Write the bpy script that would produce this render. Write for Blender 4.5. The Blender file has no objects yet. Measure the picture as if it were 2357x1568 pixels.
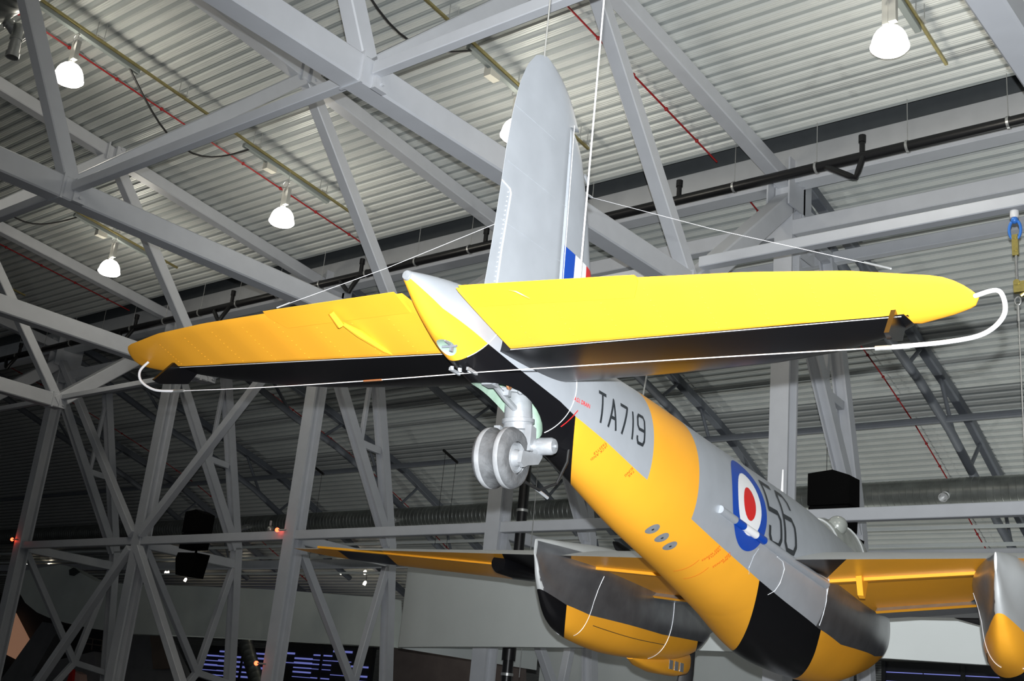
import bpy, bmesh, math, random
from mathutils import Vector, Matrix
random.seed(5)
S = bpy.context.scene
C = S.collection
R_ = math.radians

# ------------------------------------------------------------------ camera, world, lights
FPX = 2686.49
CAM = Matrix(((0.77246392, 0.62786399, 0.09532214),      # image right, in world axes
              (-0.12789221, 0.30082584, -0.94506476),    # image down
              (-0.62204749, 0.71783746, 0.31267602)))    # view direction
cam_d = bpy.data.cameras.new('camera')
cam_d.sensor_width = 36.0
cam_d.lens = FPX / 2357 * 36
cam_d.clip_start = 0.05
cam_d.clip_end = 500
cam = bpy.data.objects.new('camera', cam_d)
C.objects.link(cam)
rt, dn, fw = Vector(CAM[0]), Vector(CAM[1]), Vector(CAM[2])
m = Matrix.Identity(4)
for i in range(3):
    m[i][0] = rt[i]; m[i][1] = -dn[i]; m[i][2] = -fw[i]
cam.matrix_world = m
S.camera = cam

S.view_settings.view_transform = 'Standard'
S.view_settings.look = 'None'
S.view_settings.exposure = 0.0
S.view_settings.gamma = 1.0
S.view_settings.use_curve_mapping = False

w = bpy.data.worlds.new('hall_ambient')
S.world = w
w.use_nodes = True
bg = w.node_tree.nodes['Background']
bg.inputs[0].default_value = (0.85, 0.92, 1.0, 1)
bg.inputs[1].default_value = 0.07

def light(name, kind, loc, energy, color=(1, 1, 1), size=0.1, target=None, spot=None, spread=None):
    d = bpy.data.lights.new(name, kind)
    d.energy = energy; d.color = color
    if kind == 'AREA':
        d.shape = 'DISK'; d.size = size
        if spread: d.spread = spread
    else:
        d.shadow_soft_size = size
    if kind == 'SPOT':
        d.spot_size = spot; d.spot_blend = 0.35
    o = bpy.data.objects.new(name, d); C.objects.link(o)
    o.location = loc
    if target is not None:
        o.rotation_euler = (Vector(target) - Vector(loc)).to_track_quat('-Z', 'Y').to_euler()
    return o

# the photographer's flash, a hand's width above the lens
fl = Vector((0, 0, 0)) - dn * 0.22 + rt * 0.01
fo = light('camera_flash', 'SPOT', fl, 10800, (0.94, 0.97, 1.0), 0.03, fl + fw * 10 + rt * 2.4 - dn * 1.0, R_(78))
fo.data.spot_blend = 0.9
# high bays of the hall behind the photographer
light('hall_lamp_glow', 'AREA', (4, 2, 9.2), 260, (1, .95, .84), 5.0, (2, 6, 0))
light('hall_lamp_glow', 'AREA', (-6, -3, 9.6), 260, (1, .95, .84), 5.0, (-8, 4, 0))
# added fill spots without fixtures beyond the columns, aimed up at the curved roof
for x_, e_ in ((2, 1500), (-8, 1500), (-18, 800), (-30, 330)):
    light('far_roof_fill', 'SPOT', (x_, 27.5, -5.8), e_, (.97, .99, .94), .25, (x_, 27.0, 8), R_(92))
light('hall_bounce', 'AREA', (-2, 8, -5.2), 110, (.97, .97, 1.0), 12.0, (-4, 12, 9))

# ------------------------------------------------------------------ helpers
def ray(px, py):
    return rt * ((px - 1178.5) / FPX) + dn * ((py - 784.0) / FPX) + fw
def at(px, py, axis, val):
    d = ray(px, py)
    return d * (val / d['xyz'.index(axis)])

def mat(name, col, rough=0.5, metal=0.0, noise=0.0, nscale=8.0, bump=0.0, bscale=40.0, spec=0.5, emit=None, estr=0.0, coat=0.0):
    mt = bpy.data.materials.new(name); mt.use_nodes = True
    nt = mt.node_tree; b = nt.nodes['Principled BSDF']
    b.inputs['Base Color'].default_value = (*col, 1)
    b.inputs['Roughness'].default_value = rough
    b.inputs['Metallic'].default_value = metal
    b.inputs['Specular IOR Level'].default_value = spec
    b.inputs['Coat Weight'].default_value = coat
    b.inputs['Coat Roughness'].default_value = 0.15
    if emit:
        b.inputs['Emission Color'].default_value = (*emit, 1)
        b.inputs['Emission Strength'].default_value = estr
    tc = nt.nodes.new('ShaderNodeTexCoord')
    if noise:
        n = nt.nodes.new('ShaderNodeTexNoise'); n.inputs['Scale'].default_value = nscale; n.inputs['Detail'].default_value = 5
        nt.links.new(tc.outputs['Object'], n.inputs['Vector'])
        mx = nt.nodes.new('ShaderNodeMixRGB'); mx.blend_type = 'MULTIPLY'; mx.inputs['Fac'].default_value = 1.0
        rp = nt.nodes.new('ShaderNodeValToRGB')
        rp.color_ramp.elements[0].position = .3; rp.color_ramp.elements[1].position = .7
        rp.color_ramp.elements[0].color = (1 - noise, 1 - noise, 1 - noise, 1)
        rp.color_ramp.elements[1].color = (1, 1, 1, 1)
        nt.links.new(n.outputs['Fac'], rp.inputs['Fac'])
        mx.inputs['Color1'].default_value = (*col, 1)
        nt.links.new(rp.outputs['Color'], mx.inputs['Color2'])
        nt.links.new(mx.outputs['Color'], b.inputs['Base Color'])
    if bump:
        n2 = nt.nodes.new('ShaderNodeTexNoise'); n2.inputs['Scale'].default_value = bscale; n2.inputs['Detail'].default_value = 3
        nt.links.new(tc.outputs['Object'], n2.inputs['Vector'])
        bp = nt.nodes.new('ShaderNodeBump'); bp.inputs['Strength'].default_value = bump; bp.inputs['Distance'].default_value = 0.02
        nt.links.new(n2.outputs['Fac'], bp.inputs['Height'])
        nt.links.new(bp.outputs['Normal'], b.inputs['Normal'])
    return mt

def fabric_ribs(mt, pitch, strength, width=.06):
    """raised tape lines every `pitch` metres along the span"""
    nt = mt.node_tree; b = nt.nodes['Principled BSDF']
    tc = nt.nodes.new('ShaderNodeTexCoord'); sx = nt.nodes.new('ShaderNodeSeparateXYZ')
    nt.links.new(tc.outputs['Object'], sx.inputs[0])
    def M(op, a, c=None):
        n = nt.nodes.new('ShaderNodeMath'); n.operation = op
        for i, v in enumerate((a, c)):
            if v is None: continue
            if isinstance(v, (int, float)): n.inputs[i].default_value = v
            else: nt.links.new(v, n.inputs[i])
        return n.outputs[0]
    u = M('FRACT', M('DIVIDE', M('ADD', sx.outputs[0], 20.0), pitch))
    d = M('ABSOLUTE', M('SUBTRACT', u, .5))
    line = M('LESS_THAN', d, width)
    sag = M('MULTIPLY', M('COSINE', M('MULTIPLY', u, 6.2832)), -.35)
    h = M('ADD', line, sag)
    bp = nt.nodes.new('ShaderNodeBump'); bp.inputs['Strength'].default_value = strength; bp.inputs['Distance'].default_value = 0.01
    nt.links.new(h, bp.inputs['Height'])
    nt.links.new(bp.outputs['Normal'], b.inputs['Normal'])
    return mt

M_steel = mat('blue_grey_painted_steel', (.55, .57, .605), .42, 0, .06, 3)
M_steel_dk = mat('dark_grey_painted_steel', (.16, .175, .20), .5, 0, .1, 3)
M_recess = mat('shaded_deck_recess', (.40, .43, .425), .55, .1, .08, 1.5)  # shade inside the deck ribs put into a darker colour
M_deck = mat('pale_roof_deck', (.66, .68, .65), .42, .1, .08, 1.5)
M_liner = mat('pale_liner_panel', (.52, .53, .53), .5, 0, .08, 3)
M_dark = mat('dark_slot', (.04, .05, .05), .6)
M_gutter = mat('dark_grey_flashing', (.10, .11, .115), .5, .1, .1, 4)
M_blackp = mat('black_plastic_pipe', (.008, .008, .009), .35, 0, .2, 6)
M_zinc = mat('zinc_fitting', (.55, .56, .55), .35, .7, .15, 20)
M_duct = mat('galvanised_duct', (.36, .38, .36), .38, .75, .35, 2.5)
M_red = mat('red_cable', (.33, .008, .010), .5)
M_rail = mat('gold_passivated_rail', (.42, .36, .16), .35, .7, .2, 10)
M_trunk = mat('grey_trunking', (.25, .28, .27), .5, .2)
M_cableb = mat('black_cable', (.01, .01, .01), .5)
M_lampbody = mat('lamp_grey_body', (.42, .42, .39), .45, .2)
M_glow = mat('glowing_lamp_shade', (.95, .95, .9), .4, emit=(1, .95, .84), estr=14)
M_glow2 = mat('glowing_spot', (.95, .95, .9), .4, emit=(1, .86, .66), estr=18)
M_redled = mat('red_beacon', (.6, .02, .01), .4, emit=(1, .06, .02), estr=9)
M_cream = mat('cream_box', (.62, .60, .52), .5)
M_white = mat('white_fascia', (.60, .64, .63), .6, 0, .05, 1.2)
M_white2 = mat('grey_green_wall', (.74, .80, .76), .7, 0, .12, .8)
M_yel = mat('yellow_paint', (.90, .405, .030), .33, 0, .08, 2, spec=.3)
M_yelf = fabric_ribs(mat('yellow_doped_fabric', (.90, .405, .030), .42, 0, 0, spec=.35), .34, .35)
M_blk = mat('gloss_black_paint', (.005, .005, .006), .28, 0, spec=.3)
M_sil = mat('aluminium_dope', (.455, .485, .52), .42, .35, .10, 4, bump=.05, bscale=6)
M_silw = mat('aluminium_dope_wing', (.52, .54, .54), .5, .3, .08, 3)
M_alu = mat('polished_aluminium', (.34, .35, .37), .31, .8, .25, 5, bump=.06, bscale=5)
M_fit = mat('silver_painted_casting', (.39, .41, .43), .38, .5, .15, 12, bump=.1, bscale=30)
M_bay = mat('pale_green_primer', (.27, .38, .30), .5, 0, .2, 14)
M_tyre = mat('worn_grey_rubber', (.105, .11, .115), .75, 0, .5, 14, bump=.2, bscale=50)
M_tread = mat('pale_worn_tread', (.27, .28, .29), .8, 0, .3, 10)
M_blue = mat('roundel_blue', (.004, .055, .36), .4)
M_wht = mat('roundel_white', (.80, .80, .80), .4)
M_redp = mat('roundel_red', (.62, .014, .012), .4)
M_let = mat('dark_grey_lettering', (.02, .024, .028), .45)
M_sten = mat('orange_stencil', (.72, .10, .01), .5)
M_stenr = mat('red_stencil', (.62, .02, .02), .5)
M_glass = mat('hazy_canopy_perspex', (.35, .37, .34), .25, .1, .3, 6, spec=.6)
M_rope = mat('white_cord', (.82, .82, .84), .6)
M_shack = mat('blue_shackle', (.05, .22, .70), .4, .1)
M_brass = mat('brass_yellow_ratchet', (.50, .42, .14), .35, .8, .2, 20)
M_spk = mat('black_loudspeaker_cabinet', (.002, .002, .002), .9, spec=.1)
M_tan = mat('self_glowing_tan_panel', (.30, .20, .14), .7, 0, .2, 1.5, emit=(1, .52, .32), estr=.16)  # warm light on the panel put into its own emission
M_tan2 = mat('tan_rail_and_light_patch', (.20, .15, .12), .7, 0, .2, 1.5)
M_panel = mat('dim_display_panel', (.20, .20, .21), .7, 0, .15, 1.5)
M_floor = mat('grey_hall_floor', (.22, .22, .23), .4, 0, .1, .5)
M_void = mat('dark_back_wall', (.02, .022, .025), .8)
M_bluewin = mat('blue_lit_window_slats', (.25, .28, .7), .5, emit=(.30, .34, 1.0), estr=.36)
M_copper = mat('copper_clip', (.55, .25, .12), .4, .7)
M_blade = mat('propeller_black', (.012, .012, .013), .5)
M_seam = mat('bright_seam', (.80, .82, .84), .4, .3)

class MB:
    def __init__(s):
        s.v = []; s.f = []; s.sm = []
    def add(s, vs, fs, smooth=False):
        o = len(s.v); s.v += [Vector(q) for q in vs]
        for f in fs: s.f.append([o + i for i in f]); s.sm.append(smooth)
        return s
    def box(s, a, b):
        x0, y0, z0 = a; x1, y1, z1 = b
        return s.add([(x0,y0,z0),(x1,y0,z0),(x1,y1,z0),(x0,y1,z0),(x0,y0,z1),(x1,y0,z1),(x1,y1,z1),(x0,y1,z1)],
                     [(0,3,2,1),(4,5,6,7),(0,1,5,4),(1,2,6,5),(2,3,7,6),(3,0,4,7)])
    def prism(s, prof, p0, p1, up=(0, 0, 1), cap=True):
        """sweep a 2D profile (side, up) from p0 to p1"""
        p0, p1 = Vector(p0), Vector(p1); d = (p1 - p0).normalized(); u = Vector(up)
        sd = d.cross(u)
        if sd.length < 1e-4: sd = d.cross(Vector((0, 1, 0)))
        sd.normalize(); u = sd.cross(d)
        n = len(prof)
        vs = [p + sd * a + u * b for p in (p0, p1) for a, b in prof]
        fs = [(i, (i + 1) % n, n + (i + 1) % n, n + i) for i in range(n)]
        if cap: fs += [tuple(range(n))[::-1], tuple(range(n, 2 * n))]
        return s.add(vs, fs)
    def beam(s, p0, p1, w, h, up=(0, 0, 1)):
        c = min(w, h) * .07
        a, b = w / 2, h / 2
        return s.prism([(-a+c,-b),(a-c,-b),(a,-b+c),(a,b-c),(a-c,b),(-a+c,b),(-a,b-c),(-a,-b+c)], p0, p1, up)
    def ibeam(s, p0, p1, w, h, up=(0, 0, 1), t=.03):
        a, b = w / 2, h / 2; k = t / 2
        return s.prism([(-a,-b),(a,-b),(a,-b+t),(k,-b+t),(k,b-t),(a,b-t),(a,b),(-a,b),(-a,b-t),(-k,b-t),(-k,-b+t),(-a,-b+t)], p0, p1, up)
    def tube(s, pts, r, n=10, cap=True, radii=None):
        pts = [Vector(p) for p in pts]; k = len(pts); rings = []
        d0 = (pts[1] - pts[0]).normalized()
        u = d0.orthogonal().normalized()
        for i, p in enumerate(pts):
            d = (pts[min(i+1, k-1)] - pts[max(i-1, 0)]).normalized()
            u = (u - d * u.dot(d)).normalized(); v = d.cross(u)
            rr = radii[i] if radii else r
            rings.append([p + (u * math.cos(2*math.pi*j/n) + v * math.sin(2*math.pi*j/n)) * rr for j in range(n)])
        vs = [q for g in rings for q in g]
        fs = [(i*n+j, i*n+(j+1) % n, (i+1)*n+(j+1) % n, (i+1)*n+j) for i in range(k-1) for j in range(n)]
        s.add(vs, fs, True)
        if cap:
            s.add(rings[0], [tuple(range(n))[::-1]]); s.add(rings[-1], [tuple(range(n))])
        return s
    def lathe(s, prof, p0, axis, n=24):
        """prof: (radius, distance along axis)"""
        p0 = Vector(p0); d = Vector(axis).normalized(); u = d.orthogonal().normalized(); v = d.cross(u)
        rings = [[p0 + d * h + (u * math.cos(2*math.pi*j/n) + v * math.sin(2*math.pi*j/n)) * max(r, 1e-4) for j in range(n)] for r, h in prof]
        vs = [q for g in rings for q in g]
        fs = [(i*n+j, i*n+(j+1) % n, (i+1)*n+(j+1) % n, (i+1)*n+j) for i in range(len(prof)-1) for j in range(n)]
        return s.add(vs, fs, True)
    def ball(s, c, r, n=10):
        return s.lathe([(r*math.sin(math.pi*i/n), -r*math.cos(math.pi*i/n)) for i in range(n+1)], c, (0, 0, 1), n+4)
    def grid(s, rows, closed=False, smooth=True):
        n = len(rows[0]); vs = [q for g in rows for q in g]
        fs = [(i*n+j, i*n+(j+1) % n, (i+1)*n+(j+1) % n, (i+1)*n+j) for i in range(len(rows)-1) for j in range(n if closed else n-1)]
        return s.add(vs, fs, smooth)
    def slab(s, poly, d0, d1, frame):
        """polygon extruded: frame(u, v, d) -> point"""
        n = len(poly)
        vs = [frame(u, v, d) for d in (d0, d1) for u, v in poly]
        return s.add(vs, [tuple(range(n))[::-1], tuple(range(n, 2*n))] + [(i, (i+1) % n, n+(i+1) % n, n+i) for i in range(n)])
    def mesh(s, name, mats, sharp=35):
        me = bpy.data.meshes.new(name)
        me.from_pydata([tuple(q) for q in s.v], [], s.f)
        for mm in (mats if isinstance(mats, (list, tuple)) else [mats]): me.materials.append(mm)
        bm = bmesh.new(); bm.from_mesh(me)
        bmesh.ops.remove_doubles(bm, verts=bm.verts, dist=1e-5)
        bmesh.ops.recalc_face_normals(bm, faces=bm.faces)
        for f in bm.faces: f.smooth = any(s.sm)
        bm.to_mesh(me); bm.free()
        if any(s.sm): me.set_sharp_from_angle(angle=R_(sharp))
        return me
    def build(s, name, mats, parent=None, sharp=35):
        o = bpy.data.objects.new(name, s.mesh(name, mats, sharp)); C.objects.link(o)
        if parent: o.parent = parent
        return o

def tag(o, label=None, cat=None, group=None, kind=None):
    if label: o['label'] = label
    if cat: o['category'] = cat
    if group: o['group'] = group
    if kind: o['kind'] = kind
    return o
def empty(name, loc=(0, 0, 0)):
    o = bpy.data.objects.new(name, None); C.objects.link(o); o.location = loc
    o.empty_display_size = .2
    return o
def copy_tree(o, parent=None, kids=None):
    c = o.copy(); C.objects.link(c)
    if parent is not None: c.parent = parent
    for ch in [q for q in list(bpy.data.objects) if q.parent == o and q != c]:
        copy_tree(ch, c)
    return c

def interp(x, xs, ys):
    if x <= xs[0]: return ys[0]
    for i in range(len(xs)-1):
        if x <= xs[i+1]:
            t = (x-xs[i])/(xs[i+1]-xs[i]); return ys[i]+(ys[i+1]-ys[i])*t
    return ys[-1]
def pchip(x, xs, ys):
    n = len(xs)
    if x <= xs[0]: return ys[0]
    if x >= xs[-1]: return ys[-1]
    i = 0
    while x > xs[i+1]: i += 1
    d = [(ys[k+1]-ys[k])/(xs[k+1]-xs[k]) for k in range(n-1)]
    def sl(k):
        if k == 0: return d[0]
        if k == n-1: return d[-1]
        if d[k-1]*d[k] <= 0: return 0
        h0, h1 = xs[k]-xs[k-1], xs[k+1]-xs[k]
        w1, w2 = 2*h1+h0, h1+2*h0
        return (w1+w2)/(w1/d[k-1]+w2/d[k])
    h = xs[i+1]-xs[i]; t = (x-xs[i])/h
    return ((1+2*t)*(1-t)**2*ys[i]+t*(1-t)**2*h*sl(i)+t*t*(3-2*t)*ys[i+1]+t*t*(t-1)*h*sl(i+1))

# ------------------------------------------------------------------ the hall: roof, walls, floor
BAY = 6.0
def TX(k): return -2.75 - BAY*k
XMIN, XMAX = -66.0, 12.0
near_p = [(-14.0, 13.42), (16.2, 9.82)]
far_p = [(17.4, 10.2), (20, 9.62), (22, 9.08), (24, 8.5), (26, 7.83), (28, 7.0), (30, 6.05), (33, 4.75), (36, 3.75), (40, 2.6), (46, 1.3)]
def deck_mesh(prof, pitch=.236):
    pts = []                                     # walk along the profile and lay trapezoid ribs on it
    L = [0]
    for i in range(len(prof)-1): L.append(L[-1] + math.dist(prof[i], prof[i+1]))
    def P(s_, off):
        y = interp(s_, L, [p[0] for p in prof]); z = interp(s_, L, [p[1] for p in prof])
        e = .05; y2 = interp(min(s_+e, L[-1]), L, [p[0] for p in prof]); z2 = interp(min(s_+e, L[-1]), L, [p[1] for p in prof])
        y1 = interp(max(s_-e, 0), L, [p[0] for p in prof]); z1 = interp(max(s_-e, 0), L, [p[1] for p in prof])
        t = Vector((y2-y1, z2-z1)).normalized(); nrm = Vector((-t.y, t.x))
        return (y + nrm.x*off, z + nrm.y*off)
    prof1 = [(0, 0), (.020, 0), (.025, .006), (.030, .006), (.035, 0), (.060, 0), (.065, .006), (.070, .006), (.075, 0), (.112, 0), (.124, .034), (.146, .034), (.151, .028), (.176, .028), (.181, .034), (.218, .034), (.236, 0)]
    n = int(L[-1] / pitch)
    for k in range(n):
        for a, b in prof1[:-1]: pts.append(P(k*pitch + a*pitch/.236, b))
    mb = MB(); rows = [[(X, y, z) for y, z in pts] for X in (XMIN, XMAX)]
    mb.grid(rows, smooth=False); mb.k1 = len(prof1)-1; mb.nf = len(mb.f)
    up = [[(X, y, z+.2) for y, z in pts[::40]+[pts[-1]]] for X in (XMIN, XMAX)]
    mb.grid(up, smooth=False)
    return mb
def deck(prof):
    g = deck_mesh(prof); o = g.build('ceiling', [M_deck, M_recess])
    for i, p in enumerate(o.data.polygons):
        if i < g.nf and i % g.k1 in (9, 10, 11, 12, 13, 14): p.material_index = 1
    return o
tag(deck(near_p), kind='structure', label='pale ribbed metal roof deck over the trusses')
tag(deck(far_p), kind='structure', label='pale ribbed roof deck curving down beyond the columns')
mb = MB().box((XMIN, -14, -6.4), (XMAX, 50, -6.2))
tag(mb.build('floor', M_floor), kind='structure')
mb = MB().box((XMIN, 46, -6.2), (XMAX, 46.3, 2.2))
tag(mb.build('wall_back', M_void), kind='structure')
mb = MB().box((XMIN-.3, -14, -6.2), (XMIN, 46, 13.5))
tag(mb.build('wall_left', M_panel), kind='structure')
# eave gutter between the two roof planes
mb = MB().box((XMIN, 17.12, 9.9), (XMAX, 17.16, 10.8)); mb.box((XMIN, 15.9, 10.72), (XMAX, 17.5, 10.8))
tag(mb.build('trim_1', M_gutter), kind='structure', label='dark flashing strip between the two roof planes')

# trusses ------------------------------------------------------------------------------------
NY = [-7.0, -3.2, .45, 4.9, 7.24, 10.9, 14.1]
def tz(y): return 11.6 - .1192*y
ftop = [(17.6, 9.93), (19.85, 9.42), (22, 8.9), (23.5, 8.45), (25.1, 8.0), (26.3, 7.6), (28, 6.83), (30, 5.9), (33, 4.6), (36, 3.6)]
ftub = [(17.6, 9.5), (19.1, 8.95), (21.5, 8.15), (23.2, 7.7), (25, 7.05), (26.5, 6.35), (28, 5.6), (30, 4.75)]
def truss(label):
    t = empty('roof_truss'); tag(t, label, 'roof truss', 'parallel steel roof trusses')
    MB().beam((0, -9, tz(-9)), (0, 17.5, tz(17.5)), .26, .26).build('top_chord', M_steel, t)
    MB().beam((0, -9, 6.5), (0, 14.15, 6.5), .30, .34).build('bottom_chord', M_steel, t)
    MB().beam((0, 14.0, 6.45), (0, 17.2, 9.3), .34, .34).build('end_brace', M_steel, t)
    seq = [(-7.0, 1), (-3.2, 0), (.45, 1), (3.9, 0)]
    nodes = [(-7.4, tz(-7.4)), (-4.2, 6.6), (-.9, tz(-.9)), (2.6, 6.6), (4.95, tz(4.95)), (7.24, 6.6), (10.9, tz(10.9)), (14.0, 6.6)]
    for a, b in zip(nodes, nodes[1:]):
        MB().beam((0, a[0], a[1]), (0, b[0], b[1]), .22, .22).build('web_member', M_steel, t)
    for y, z in ((7.24, 6.5), (14.05, 6.5), (10.9, tz(10.9))):
        g = MB(); g.box((-.165, y-.2, z-.19), (.175, y-.17, z+.19)) ; g.box((.12, y-.02, z-.17), (.2, y+.16, z+.17))
        for q in (-.1, .1): g.tube([(.14, y+.07, z+q), (.235, y+.07, z+q)], .022, 8)
        g.build('gusset_plate', M_steel, t)
    return t
names_t = ['steel roof truss at the right edge, nearest to the camera', 'steel roof truss whose bottom chord passes behind the tall fin',
           'steel roof truss with bottom chord passing just above the left tailplane', 'steel roof truss whose bottom chord ends behind the left tailplane tip',
           'steel roof truss ending in a V node over the left columns', 'dim steel roof truss at the left edge behind the V node',
           'far dim steel roof truss hidden behind the leftmost columns']
T0 = truss(names_t[0]); T0.location.x = TX(0)
for k in range(1, 6):
    c = copy_tree(T0); c.location.x = TX(k); c['label'] = names_t[k]

# columns with raking legs ----------------------------------------------------------------------
def frame_(label):
    t = empty('steel_column'); tag(t, label, 'column', 'steel columns with raking legs')
    MB().ibeam((0, 17.15, -6.2), (0, 17.15, 9.75), .34, .34, (0, 1, 0), .05).build('shaft', M_steel, t)
    g = MB()
    g.box((-.22, 16.75, 9.0), (-.19, 17.6, 9.9)); g.box((.19, 16.75, 9.0), (.22, 17.6, 9.9)); g.box((-.22, 17.3, 8.8), (.22, 17.36, 9.9))
    for i in range(3):
        g.box((-.05, 17.5+.02*i, 8.35+.3*i), (.25, 17.62+.06*i, 8.37+.3*i)); g.tube([(.2, 17.45, 8.4+.3*i), (.28, 17.55, 8.4+.3*i)], .025, 8)
    g.box((.17, 17.25, 8.2), (.2, 17.8, 9.2))
    g.build('head_plate', M_steel, t)
    MB().ibeam((0, 18.75, 8.75), (0, 20.15, 3.9), .22, .26, (1, 0, 0), .035).build('raking_leg', M_steel, t)
    MB().ibeam((0, 20.15, 3.95), (0, 21.6, -6.2), .22, .26, (1, 0, 0), .035).build('raking_leg', M_steel, t)
    MB().ibeam((0, 17.35, 8.1), (0, 20.1, 3.9), .22, .24, (1, 0, 0), .035).build('raking_leg', M_steel, t)
    MB().beam((0, 18.8, 8.2), (0, 18.75, 6.0), .10, .10).build('strut', M_steel, t)
    MB().beam((0, 18.75, 6.15), (0, 19.4, 6.1), .12, .16).build('strut', M_steel, t)
    MB().beam((0, 17.3, 3.55), (0, 20.15, 3.5), .2, .24).build('strut', M_steel, t)
    MB().beam((0, 17.35, 3.4), (0, 19.55, .55), .17, .17).build('lattice_brace', M_steel, t)
    MB().beam((0, 20.15, 3.4), (0, 19.55, .55), .17, .17).build('lattice_brace', M_steel, t)
    MB().beam((0, 19.55, .55), (0, 21.0, .3), .17, .17).build('lattice_brace', M_steel, t)
    MB().beam((0, 19.55, .55), (0, 17.3, -2.5), .17, .17).build('lattice_brace', M_steel, t)
    MB().beam((0, 17.9, 8.85), (0, 18.85, 8.75), .2, .2).build('strut', M_steel, t)
    return t
names_c = ['steel column behind the right wing root, hidden beyond the picture edge', 'steel column standing right of the letters on the fuselage',
           'steel column behind the tail wheel, beside the black downpipe', 'steel column with red beacon left of the port wing tip',
           'steel column where four braces meet under the left tailplane', 'leftmost steel column, tilted in view, with a red beacon',
           'dark steel column beyond the left edge']
F0 = frame_(names_c[1]); F0.location.x = TX(1)
for k in range(2, 6):
    c = copy_tree(F0); c.location.x = TX(k); c['label'] = names_c[k]

# curved trusses of the far roof ---------------------------------------------------------------
def far_truss(label):
    t = empty('curved_roof_truss'); tag(t, label, 'roof truss', 'curved trusses under the far roof')
    g = MB()
    for a, b in zip(ftop, ftop[1:]): g.beam((0, *a), (0, *b), .2, .2)
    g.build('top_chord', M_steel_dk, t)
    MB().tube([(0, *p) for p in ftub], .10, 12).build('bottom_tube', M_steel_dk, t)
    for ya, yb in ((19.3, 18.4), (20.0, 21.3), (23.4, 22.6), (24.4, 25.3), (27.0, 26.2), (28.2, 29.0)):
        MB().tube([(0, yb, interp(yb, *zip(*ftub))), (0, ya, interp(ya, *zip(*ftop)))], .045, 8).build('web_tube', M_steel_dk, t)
    return t
names_f = ['dark curved truss under the far roof at the right edge', 'dark curved truss of tube and square chord, below the right tailplane tip',
           'dark curved truss running down behind the yellow fuselage band', 'dark curved truss descending behind the tail wheel',
           'dark curved truss descending between the two left columns', 'dim curved truss under the far roof at far left', 'dimmest curved truss, last at the left edge']
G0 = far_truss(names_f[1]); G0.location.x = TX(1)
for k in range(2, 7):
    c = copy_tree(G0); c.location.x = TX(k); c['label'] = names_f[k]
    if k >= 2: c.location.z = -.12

# members that run along the hall ---------------------------------------------------------------
def long_beam(name, label, y, z, w, h, x0, x1, mt=M_steel, cat='beam', group=None):
    o = MB().beam((x0, y, z), (x1, y, z), w, h).build(name, mt); return tag(o, label, cat, group)
long_beam('eave_beam', 'deep pale eave beam running behind the black drain pipe', 17.0, 9.86, .10, .60, XMIN, XMAX, M_liner)
long_beam('eave_beam', 'grey flanged eave beam just below the black drain pipe', 17.12, 9.53, .34, .10, XMIN, XMAX)
for k in range(0, 6):
    lab = ['rightmost bay', 'bay right of the fin', 'bay behind the fin', 'bay over the left tailplane', 'bay left of the tailplane tip', 'leftmost bay'][k]
    x0, x1 = TX(k)+(0 if k == 0 else 0), TX(k-1)
    long_beam('tie_beam', 'thick grey tie beam at column head level, ' + lab, 17.1, 8.66, .22, .28, TX(k)+.17, x1-.17)
    long_beam('tie_beam', 'slim pale tie beam at truss foot level, ' + lab, 14.1, 6.88 if k < 3 else 6.6, .18 if k < 3 else .11, .17 if k < 3 else .12, TX(k)+.15, x1-.15)
    long_beam('tie_beam', 'grey tie beam between raking legs, ' + lab, 18.85, 8.78, .18, .22, TX(k)+.1, x1-.1)
    long_beam('rail_beam', 'slim grey rail between columns at speaker height, ' + lab, 17.1, 3.6, .16, .2, TX(k)+.18, x1-.18)
    long_beam('tie_beam', 'slim grey tie joining truss bottom chords overhead, ' + lab, 7.24, 6.55, .12, .14, TX(k)+.17, x1-.17)
# light X bars in one braced bay, in the plane of the columns
for (a, b, lab) in (((TX(4)+.15, 3.75), (TX(3)-.25, 9.1), 'diagonal brace rising right from the four way node'),
                    ((TX(4)-.2, 3.75), (TX(5)+.25, 9.1), 'diagonal brace rising left from the four way node'),
                    ((TX(4)+.15, 3.4), (TX(3)-.25, -2.9), 'diagonal brace falling right from the four way node'),
                    ((TX(4)-.2, 3.4), (TX(5)+.25, -2.9), 'diagonal brace falling left from the four way node')):
    tag(MB().beam((a[0], 17.0, a[1]), (b[0], 17.0, b[1]), .2, .2, (0, 1, 0)).build('diagonal_brace', M_steel), lab, 'brace')
for y, z, lab in ((24.6, 7.3, 'thin dark purlin tube across the curved trusses above the duct'),):
    tag(MB().tube([(XMIN, y, z-.1), (XMAX, y, z-.1)], .08, 10).build('purlin_tube', M_steel_dk), lab, 'beam')
# pale rails further down
for y, z, r, lab in ((24, 4.72, .07, 'upper pale lighting rail beyond the right wing'), (24, 4.36, .07, 'lower pale lighting rail beyond the right wing'),
                     (24.3, 3.91, .055, 'third pale rail far under the curved roof')):
    tag(MB().beam((XMIN, y, z), (XMAX, y, z), r, r).build('lighting_rail', M_white), lab, 'rail')
long_beam('far_beam', 'wide grey beam far behind the white rails', 24.6, 4.24, .2, .26, XMIN, XMAX, M_steel)

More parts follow.
